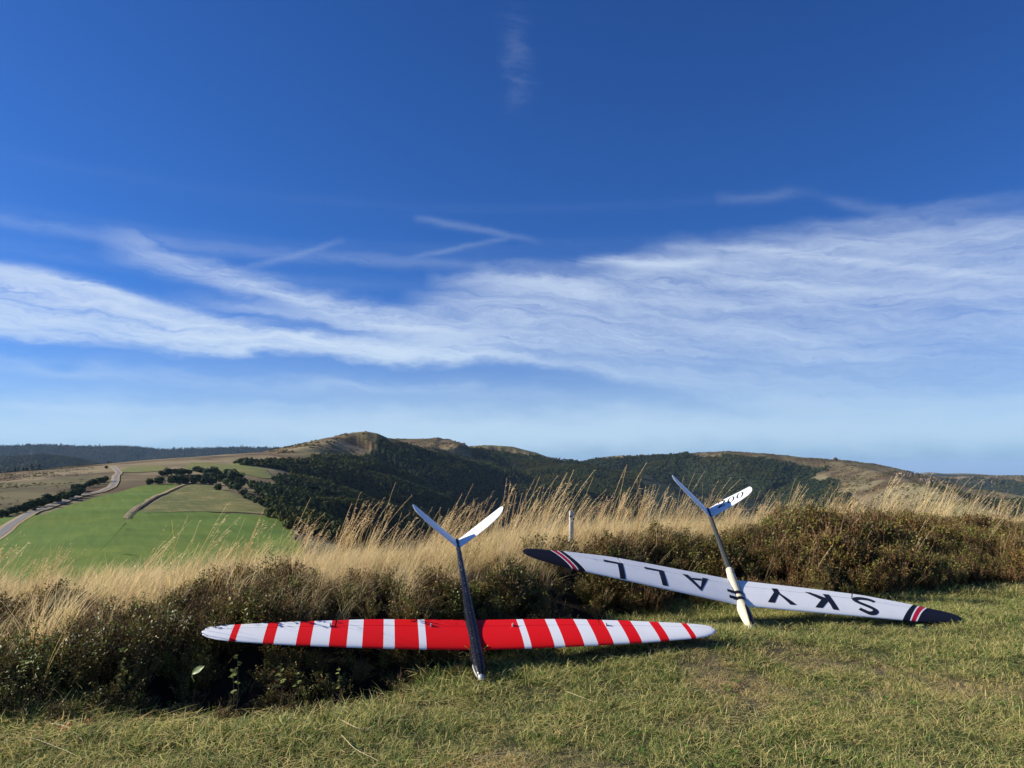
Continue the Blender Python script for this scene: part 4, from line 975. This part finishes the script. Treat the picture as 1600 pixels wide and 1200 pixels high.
# boundaries are slanted: forward at the leading edge
wings = {}
for s_ in (-1, 1):
    wings[s_] = make_wing('sky', s_, ivs, [M_WHITE, M_NAVY, M_REDB], sky, .72, 'white wing panel with dark lettering, red band and dark tip')
def wmap(s_):
    return lambda a, b: (b, a, float(wing_z('sky', np.array(a), np.array(abs(b)))) + .0012)
cuts = list(np.arange(.26, .50, .02))
A0 = [(.481, -.377), (.484, -.338), (.30, -.257), (.30, -.29)]
def letter(polys, s_): flat_print('letter', polys, wmap(s_), M_INK, wings[s_], cuts)
for c in (-.868, -.578):    # the two L: foot towards the trailing edge
    o = .0 if c < -.7 else .014
    letter([[(.270 + o, c + .036), (.270 + o, c + .074), (.460 + o, c + .068), (.460 + o, c + .03), ],
            [(.460 + o, c + .031), (.460 + o, c - .068), (.431 + o, c - .066), (.434 + o, c + .0315)]], -1)
letter([[(.483, -.375), (.486, -.336), (.345, -.271), (.302, -.274)],
        [(.302, -.274), (.345, -.271), (.488, -.231), (.490, -.189)],
        [(.452, -.318), (.466, -.241), (.441, -.2465), (.429, -.305)]], -1)
letter([[(.485, .253), (.487, .292), (.425, .294), (.405, .268), (.43, .253)],
        [(.425, .294), (.304, .372), (.300, .328), (.408, .281)],
        [(.43, .253), (.412, .281), (.302, .224), (.302, .178)]], 1)
letter([[(.480, .603), (.481, .646), (.297, .652), (.297, .612)],
        [(.482, .478), (.484, .517), (.430, .606), (.391, .606), (.398, .562)],
        [(.425, .607), (.385, .607), (.300, .543), (.300, .494), (.399, .566)]], 1)
scl_ = spline([(.445, .944), (.468, .915), (.474, .868), (.466, .832), (.445, .810), (.418, .822), (.392, .855), (.362, .893), (.335, .908), (.308, .888), (.301, .855), (.318, .825), (.337, .802)], 44)
letter(stroke_quads(scl_, .036), 1)
profs = refine([(0, 0, .010, .010), (.012, 0, .019, .019), (.05, 0, .029, .028), (.12, 0, .037, .037), (.20, -.004, .041, .041), (.30, -.010, .038, .037), (.42, -.010, .036, .033), (.55, .0, .031, .029), (.66, .012, .027, .026)])
fuselage('fuselage', profs, [M_CREAM], sky)
profb = refine([(.64, .0115, .0225, .0215), (.8, .015, .0205, .0195), (1.0, .019, .0185, .0175), (1.2, .024, .017, .016), (1.44, .029, .016, .0155), (1.535, .030, .012, .012)])
fuselage('tail_boom', profb, [M_BOOM], sky)
fuselage('nose_cap', refine([(-.014, 0, .004, .004), (-.006, 0, .013, .013), (.004, 0, .018, .018), (.018, 0, .0225, .0225)], 3), [M_STEEL], sky)
for a in (.285, .355):
    band(sky, profs, a, a + .034, .0016, M_TAPE, 'tape_band', (-1.7, 1.7))
    flat_print('tape_strip', [[(a, -.03), (a + .032, -.03), (a + .038, -.078), (a + .004, -.082)]], lambda A_, B_: (B_, A_, float(wing_z('sky', np.array(A_), np.array(abs(B_)))) + .0035), M_TAPE, sky, cuts)
band(sky, profs, .598, .604, .0012, M_TAPE, 'tape_band', (-.2, .9))
# dark canopy hatch on top of the nose, running to a point
V = []; aa = np.linspace(.02, .225, 14)
for i, a in enumerate(aa):
    t = i / 13; wd = np.interp(t, [0, .25, .6, .85, 1], [.95, .85, .62, .34, .02]); zc, rw, rh = [np.interp(a, profs[:, 0], profs[:, j]) for j in (1, 2, 3)]
    an = np.linspace(-wd * .35, wd * 1.0, 9); V.append(np.stack([(rw + .0015) * np.sin(an), np.full(9, a), zc + (rh + .0015) * np.cos(an)], -1))
V = np.array(V); ix = np.arange(V.shape[0] * 9).reshape(-1, 9); Fh = np.stack([ix[:-1, :-1], ix[:-1, 1:], ix[1:, 1:], ix[1:, :-1]], -1).reshape(-1, 4)
link('canopy_hatch', mesh_np('canopy_hatch', V.reshape(-1, 3), Fh, True), M_TAPE, sky, label='dark pointed hatch on the cream nose')
fins = {s_: make_fin('sky', s_, [M_WHITE], sky, 'white tail fin with the number 200' if s_ > 0 else None) for s_ in (-1, 1)}
def fmap(a, b):
    l_, t_ = np.interp(b, *zip(*FIN['sky']['LE'])), np.interp(b, *zip(*FIN['sky']['TE'])); ch = t_ - l_
    return fin_pt('sky', 1, a, b, float(foil(np.array(np.clip((a - l_) / ch, 0, 1)))) * ch * .8 + .001)
for ca, cb in ((1.550, .287), (1.533, .205)):
    t = np.linspace(0, 2 * math.pi, 28, endpoint=False)
    def ell(ra, rb, sh): return [(ca + ra * math.cos(q), cb + rb * math.sin(q) + sh * ra * math.cos(q)) for q in t]
    flat_print('digit', ring_quads(ell(.043, .030, .38), ell(.037, .0165, .38)), fmap, M_INK, fins[1])
two = spline([(1.548, .098), (1.566, .110), (1.572, .132), (1.560, .150), (1.540, .148), (1.515, .122), (1.490, .088)], 26)
flat_print('digit', stroke_quads(two, np.interp(np.linspace(0, 1, 26), [0, .3, .5, .8, 1], [.008, .010, .017, .012, .008])) + stroke_quads([(1.478, .082), (1.487, .105), (1.488, .125), (1.498, .148)], [.016, .017, .015, .008]), fmap, M_INK, fins[1])

# ------------------------------------------------------------------ marker posts
def marker_post(px, D, h, wd, label):
    X = (px - 800) / FPX * D; z = float(hnear(np.array(X), np.array(D)))
    r = link('marker_post', None, label=label, cat='post', group='white marker posts in the dry grass'); r.location = (X, D, z)
    bm = bmesh.new(); bmesh.ops.create_cube(bm, size=1); bmesh.ops.scale(bm, vec=(wd, wd * .8, h + .1), verts=bm.verts); bmesh.ops.translate(bm, vec=(0, 0, h / 2 - .05), verts=bm.verts)
    bmesh.ops.subdivide_edges(bm, edges=[e for e in bm.edges if abs(e.verts[0].co.z - e.verts[1].co.z) > .2], cuts=7)
    bmesh.ops.bevel(bm, geom=[e for e in bm.edges if e.calc_face_angle(0) > 1], offset=.006, segments=2, affect='EDGES')
    for v in bm.verts: v.co.x += .004 * math.sin(v.co.z * 9) ; v.co.y += .003 * math.sin(v.co.z * 13)
    me = bpy.data.meshes.new('post'); bm.to_mesh(me); bm.free(); link('post', me, M_POST, r)
    for dx, dz in ((-.012, h - .05), (.016, h - .072)):
        bm = bmesh.new(); bmesh.ops.create_cone(bm, cap_ends=True, segments=12, radius1=.009, radius2=.009, depth=.01); me = bpy.data.meshes.new('hole_disc'); bm.to_mesh(me); bm.free()  # dark disc standing in for a hole, its inner shade given as colour
        b_ = link('hole_disc', me, M_HOLE, r); b_.location = (dx, -wd * .4 - .003, dz); b_.rotation_euler = (R(90), 0, 0)
    r.rotation_euler = (0, R(1.5), R(12))
def top_h(px, py, D):
    return CAMH + float(pix_dir(px, py)[2] / pix_dir(px, py)[1]) * D - float(hnear(np.array((px - 800) / FPX * D), np.array(D)))
marker_post(890, 6.9, top_h(890, 798, 6.9), .038, 'short white marker post standing in dry grass beyond the black wing tip')
marker_post(1597, 11.5, top_h(1597, 803, 11.5), .06, 'white marker post past the bilberry mound at the right edge')

# ------------------------------------------------------------------ trees and bushes one can tell apart
ORD = 'first second third fourth fifth sixth seventh eighth ninth tenth eleventh twelfth thirteenth fourteenth fifteenth sixteenth seventeenth eighteenth nineteenth'.split()
CNT = {}
def nth(key):
    CNT[key] = CNT.get(key, 0) + 1; n = CNT[key]
    return ORD[n - 1] if n <= 19 else {20: 'twentieth', 30: 'thirtieth'}.get(n, ('twenty-' if n < 30 else 'thirty-') + ORD[n % 10 - 1])
def crown_mesh(seed, n=420, size=.14, lobes=11): return leaf_ball(n, .5, .42, size, .55, seed, lobes=lobes).mesh('crown')
CROWNS = [crown_mesh(300 + i, lobes=10 + i % 4) for i in range(6)]
for c in CROWNS: c.materials.append(M_TREE)
def trunk_mesh(seed):
    r_ = np.random.default_rng(seed); s = Soup()
    path = np.array([(0, 0, -.08), (.01, 0, .1), (.0, .02, .28), (.02, .0, .5), (.0, .0, .72)]); s.tube(path, np.array([.05, .04, .034, .022, .008]), (.06, .045, .03), (.06, .045, .03), 7)
    for i in range(4):
        a = r_.uniform(0, 6.28); p0 = path[2] * (1 - i / 5) + path[3] * i / 5; e = p0 + np.array([math.cos(a) * .3, math.sin(a) * .3, r_.uniform(.12, .28)])
        s.tube(np.array([p0, (p0 + e) / 2 + np.array([0, 0, .03]), e]), np.array([.02, .014, .006]), (.06, .045, .03), (.06, .045, .03), 5)
    m = s.mesh('trunk'); m.materials.append(M_BARK); return m
TRUNKS = [trunk_mesh(i) for i in range(3)]
def tree(px, py, wpx, label, group, name='tree', ratio=.8, cat='tree'):
    """px, py: foot in the layout; wpx: crown width"""
    x, y = hit(px, py); z = float(hfar(np.array(x), np.array(y))); wd = wpx / FPX * y
    r = link(name, None, label=label, cat=cat, group=group); r.location = (x, y, z - .12 * wd * ratio); r.rotation_euler = (0, 0, U_(0, 6.28)); r.scale = (wd, wd, wd * ratio * U_(.9, 1.15))
    c = link('crown', random.choice(CROWNS), (), r); link('trunk', random.choice(TRUNKS), (), r)
Z1 = lambda x, y: (x / 6.154, 680 + y / 6.154); Z2 = lambda x, y: (220 + x / 6.154, 690 + y / 6.154)
for x, y, w_ in [(10, 785, 80), (60, 775, 80), (110, 760, 75), (160, 750, 80), (215, 735, 95), (265, 725, 100), (310, 705, 95), (345, 690, 90), (390, 690, 95), (440, 660, 100), (490, 660, 95), (540, 650, 90), (600, 620, 95), (640, 625, 90), (690, 610, 100), (735, 590, 95), (770, 570, 80), (725, 545, 95), (760, 535, 70)]:
    tree(*Z1(x, y), w_ / 6.154 * 1.25, nth('h') + ' bush of the long roadside hedgerow, counted uphill from the left edge', 'bushes of the roadside hedgerow', 'bush', .85, 'bush')
for x, y, w_ in [(815, 515, 75), (855, 500, 80), (895, 488, 80), (935, 475, 85), (975, 458, 85), (1010, 450, 75)]:
    tree(*Z1(x, y), w_ / 6.154 * 1.2, nth('u') + ' bush of the short upper hedge, counted towards the road bend', 'bushes of the upper hedge', 'bush', .75, 'bush')
tree(*Z1(1022, 322), 6.5, 'lone dark bush at the head of the road on the brow', None, 'bush', 1., 'bush')
for x, y, w_ in [(80, 415, 85), (175, 412, 110)]:
    tree(*Z2(x, y), w_ / 6.154 * 1.15, ('smaller' if x < 100 else 'larger') + ' of two round dark bushes at the top edge of the meadow', 'two round bushes at the meadow edge', 'bush', .75, 'bush')
tree(*Z2(748, 470), 100 / 6.154, 'round tree standing forward of the wood in the rough pasture', None, 'tree', .8)
for x, y, w_ in [(200, 330, 80), (260, 330, 100), (330, 322, 100), (400, 318, 100), (460, 318, 80), (530, 290, 90), (575, 300, 80)]:
    tree(*Z2(x, y), w_ / 6.154 * 1.15, nth('c') + ' tree, left to right, in the clump between the two pale pastures', 'trees of the clump on the saddle', 'tree', .7)
for x, y, w_ in [(300, 408, 100), (365, 405, 110), (430, 405, 110), (500, 402, 110), (560, 392, 105), (620, 412, 105), (685, 415, 105), (640, 340, 105), (700, 335, 110), (740, 345, 90), (640, 370, 100), (700, 380, 100), (770, 385, 100), (835, 360, 120), (890, 375, 125), (930, 370, 110), (830, 430, 95), (890, 465, 100), (930, 480, 95), (960, 440, 120), (985, 520, 80), (1020, 555, 80), (1060, 570, 80), (1110, 590, 85), (1160, 620, 85), (1205, 640, 80), (1260, 655, 85), (1310, 675, 80), (1360, 715, 85), (1400, 730, 85), (1450, 745, 85), (1500, 775, 85)]:
    tree(*Z2(x, y), w_ / 6.154 * 1.15, nth('e') + ' tree along the wood edge, counted from the track end down the slope', 'trees along the wood edge below the pasture', 'tree', .85)

# small dark car on the road
cx, cy = hit(66, 799.5); i0 = int(np.argmin(np.hypot(*(road_line - (cx, cy)).T))); cpos = road_line[i0]; cdir = road_line[i0 + 1] - road_line[i0 - 1]
car = link('parked_car', None, label='small dark car on the road beside the green meadow', cat='car'); car.location = (cpos[0], cpos[1], float(hfar(np.array(cpos[0]), np.array(cpos[1]))) + .80); car.rotation_euler = (0, 0, math.atan2(cdir[1], cdir[0]))
def car_shell(name, prof, wd, mat, z0):
    L = [np.array([(x, -w / 2, z) for x, z, w in prof]), np.array([(x, w / 2, z) for x, z, w in prof])]
    return link(name, loft(name, L, [mat], smooth=False), (), car)
car_shell('body', [(-2.1, .35, 1.7), (-2.15, .75, 1.72), (-1.9, .95, 1.72), (1.0, .95, 1.72), (2.0, .78, 1.66), (2.12, .5, 1.66), (2.05, .3, 1.66), (-2.0, .28, 1.7)], 1.7, M_NAVY, 0)
car_shell('cabin', [(-1.95, .94, 1.62), (-1.6, 1.42, 1.35), (.1, 1.46, 1.35), (.95, .94, 1.6)], 1.6, M_TAPE, 0)
for x in (-1.35, 1.35):
    for y in (-.82, .82):
        bm = bmesh.new(); bmesh.ops.create_cone(bm, cap_ends=True, segments=16, radius1=.32, radius2=.32, depth=.2); bmesh.ops.rotate(bm, verts=bm.verts, matrix=Matrix.Rotation(R(90), 3, 'X')); me = bpy.data.meshes.new('wheel'); bm.to_mesh(me); bm.free()
        w_ = link('wheel', me, M_TAPE, car); w_.location = (x, y, .32)
# summit cairn
cx, cy = P(1305, 718, 2620)[:2]; V = []
so = Soup()
for i, (dx, w_, h_) in enumerate([(-3, 9, 5), (2, 8, 8), (6, 7, 4)]):
    bm = bmesh.new(); bmesh.ops.create_icosphere(bm, subdivisions=2, radius=.5)
    V = np.array([v.co[:] for v in bm.verts]); Fc = np.array([[v.index for v in f.verts] for f in bm.faces]); bm.free()
    V = V * (1 + .4 * (vnoise(V[:, 0] * 3 + i, V[:, 1] * 3 + V[:, 2] * 2, i) - .5))[:, None] * np.array([w_, w_, h_ * 2]); so.add(V + np.array([dx, 0, h_ * .3]), (.10, .08, .06), Fc)
ca = link('summit_rocks', so.mesh('summit_rocks'), M_ROCK_I, label='small dark rock outcrop on the summit of the broad right hill', cat='rock'); ca.location = (cx, cy, float(hfar(np.array(cx), np.array(cy))))

# ------------------------------------------------------------------ small plants and straws one can pick out
def gpt(px, py, D=None):
    v = pix_dir(px, py)
    if D is None:
        Ds = np.linspace(2.2, 9, 900); X, Y, Z = v[0] / v[1] * Ds, Ds, CAMH + v[2] / v[1] * Ds; H = hnear(X, Y); b = np.nonzero(Z < H)[0]; D = Ds[b[0]] if len(b) else 5.
    return np.array([v[0] / v[1] * D, D, float(hnear(np.array(v[0] / v[1] * D), np.array(D)))])
def leaf_mat(name, col, tr=.3):
    m, g = new_mat(name); n = g.noise(obj_co(g), 40, 4, .6); c = g.mix(g.ss(n, .35, .75, 0, .5), col, tuple(v * .5 for v in col)); p = principled(g, c, .5, .4)
    t = g.n('ShaderNodeBsdfTranslucent'); g.l(c, t.inputs[0]); mx = g.n('ShaderNodeMixShader'); mx.inputs[0].default_value = tr; g.l(p, mx.inputs[1]); g.l(t.outputs[0], mx.inputs[2]); finish(g, mx.outputs[0]); return m
M_DOCK = leaf_mat('dock_leaf', (.30, .36, .13)); M_YG = leaf_mat('yellow_green_leaf', (.24, .26, .05)); M_ORANGE = leaf_mat('orange_leaf', (.5, .16, .03)); M_STEMW = leaf_mat('dry_straw', (.62, .5, .27), .15)
def broad_leaf(base, d, L, w, nrm, curl=.15, n=9):
    d = np.array(d, float); d /= np.linalg.norm(d); sv = np.cross(d, nrm); sv /= np.linalg.norm(sv); up = np.cross(sv, d); V = []
    for i in range(n):
        t = i / (n - 1); hw = w * .5 * math.sin(math.pi * min(1, (t * .92 + .06))) ** .8 + .001
        for j in (-1, -.5, 0, .5, 1): V.append(base + d * L * t + sv * hw * j + up * (-curl * L * t * t + .22 * hw * abs(j) + .03 * L * math.sin(t * 9) * abs(j)))
    i = np.arange(n * 5).reshape(n, 5); return np.array(V), np.stack([i[:-1, :-1], i[:-1, 1:], i[1:, 1:], i[1:, :-1]], -1).reshape(-1, 4)
def sprig(px, py, D, nl, L, mat, label, cat, name, up=.10, ratio=.55):
    v = pix_dir(px, py); p = np.array([v[0] / v[1] * D, D, CAMH + v[2] / v[1] * D]); g0 = float(hnear(np.array(p[0]), np.array(D))); r = link(name, None, label=label, cat=cat); r.location = (p[0], D, g0); H = max(p[2] - g0, .03)
    s = Soup(); s.tube(np.array([(0, 0, -.01), (.01, -.005, H * .5), (0, -.01, H)]), np.array([.0016, .0014, .001]), (.1, .09, .03), (.1, .09, .03), 5); me = s.mesh('stem'); link('stem', me, M_BARK, r)
    for i in range(nl):
        a = U_(0, 6.28); t = U_(.55, 1.); V, F = broad_leaf(np.array([0, -.005 * t, H * t]), (math.cos(a), math.sin(a) - .4, U_(-.2, .5)), L * U_(.7, 1.2), L * ratio, np.array([U_(-.3, .3), -.5, 1]))
        link('leaf', mesh_np('leaf', V, F, True), mat, r)
p = gpt(306, 1048, 3.72); dk = link('dock_plant', None, label='pale broad dock leaf in the dark hollow under the striped wing', cat='plant'); v = pix_dir(304, 1046); dk.location = (v[0] / v[1] * 3.42, 3.42, float(hnear(np.array(v[0] / v[1] * 3.42), np.array(3.42))))
zt = CAMH + v[2] / v[1] * 3.42 - dk.location.z
V, F = broad_leaf(np.array([0, -.02, zt - .012]), (.75, -.2, .55), .062, .026, np.array([-.3, -.9, .4])); link('leaf', mesh_np('leaf', V, F, True), M_DOCK, dk)
s = Soup(); s.tube(np.array([(-.012, .03, zt - .06), (-.008, 0, zt - .035), (0, -.02, zt - .01)]), np.array([.003, .003, .002]), (.2, .25, .08), (.2, .25, .08), 5); link('stem', s.mesh('stem'), M_DOCK, dk)
for px, py, D, nl, L in [(440, 1030, 3.5, 9, .026), (372, 1022, 3.55, 12, .02), (365, 1045, 3.45, 8, .02), (465, 1048, 3.48, 6, .018), (530, 1040, 3.6, 7, .024)]:
    sprig(px, py, D, nl, L, M_YG, {440: 'yellow green leafy sprig hanging in shade below the third red stripe', 372: 'upright pale green sprig just below the outer striped wing', 365: 'small green sprig beside the pale dock leaf', 465: 'tiny yellow sprig low in the dark hollow', 530: 'yellow green sprig in shade nearest the black fuselage'}[px], 'plant', 'leafy_sprig')
sprig(195, 1012, 3.65, 14, .024, M_YG, 'yellow green plant in the bank below its dark heather top', 'plant', 'leafy_sprig'); sprig(40, 1030, 3.5, 18, .024, M_YG, 'bright yellow green plant at the left edge of the bank', 'plant', 'leafy_sprig')
for px, py, L in ((110, 1128, .022), (97, 1133, .018), (140, 1118, .016)):
    sprig(px, py, {110: 3.18, 97: 3.12, 140: 3.2}[px], 6, L, M_ORANGE, {110: 'orange autumn leaves of the middle sprig at the turf edge', 97: 'red orange sprig nearest the left edge of the turf', 140: 'small yellow orange sprig at the foot of the bank'}[px], 'plant', 'autumn_sprig')
sprig(1443, 972, 4.95, 4, .045, M_DOCK, 'small bright green plant in the turf by the navy wing tip', 'plant', 'leafy_sprig', ratio=.4)
STRAWS = [([(0, 1171), (40, 1166), (75, 1176), (120, 1192)], 'long pale straw curving over the turf in the near left corner'), ([(76, 1140), (105, 1150), (132, 1172)], 'bent straw lying below the orange leaves'), ([(531, 1134), (555, 1150), (580, 1153)], 'curved straw on the turf left of the bare patch'), ([(533, 1158), (555, 1185), (590, 1200)], 'pale straw bending out of the bottom of the picture'),
          ([(740, 1198), (790, 1190), (830, 1192)], 'straight pale straw at the bottom below the black fuselage'), ([(885, 1089), (905, 1100), (930, 1106)], 'thin straw on the turf below the white striped wing')]
for pts, lb in STRAWS:
    q = np.array([gpt(*p) + np.array([0, 0, .022]) for p in pts]); q0 = q[0].copy(); o_ = link('fallen_straw', None, label=lb, cat='straw')
    pa = spline(q - q0, 14); pa[:, 2] += .01 * np.sin(np.linspace(0, 3.1, 14)); s = Soup(); s.tube(pa, np.linspace(.0015, .0008, 14), (.6, .5, .3), (.6, .5, .3), 5)
    COL.objects.unlink(o_); bpy.data.objects.remove(o_); o_ = link('fallen_straw', s.mesh('fallen_straw'), M_STEMW, label=lb, cat='straw'); o_.location = q0

# ------------------------------------------------------------------ air
bm = bmesh.new(); bmesh.ops.create_cube(bm, size=1)
for v in bm.verts: v.co = Vector((v.co.x * 124000, v.co.y * 124000, 320 if v.co.z > 0 else -1010))
me = bpy.data.meshes.new('haze'); bm.to_mesh(me); bm.free()
mh, g = new_mat('clear_mountain_air'); pv = g.n('ShaderNodeVolumePrincipled'); pv.inputs['Color'].default_value = (.48, .70, 1, 1); pv.inputs['Density'].default_value = HAZE; pv.inputs['Anisotropy'].default_value = 0.
o = g.n('ShaderNodeOutputMaterial'); g.l(pv.outputs[0], o.inputs['Volume'])
link('haze', me, mh, kind='stuff')
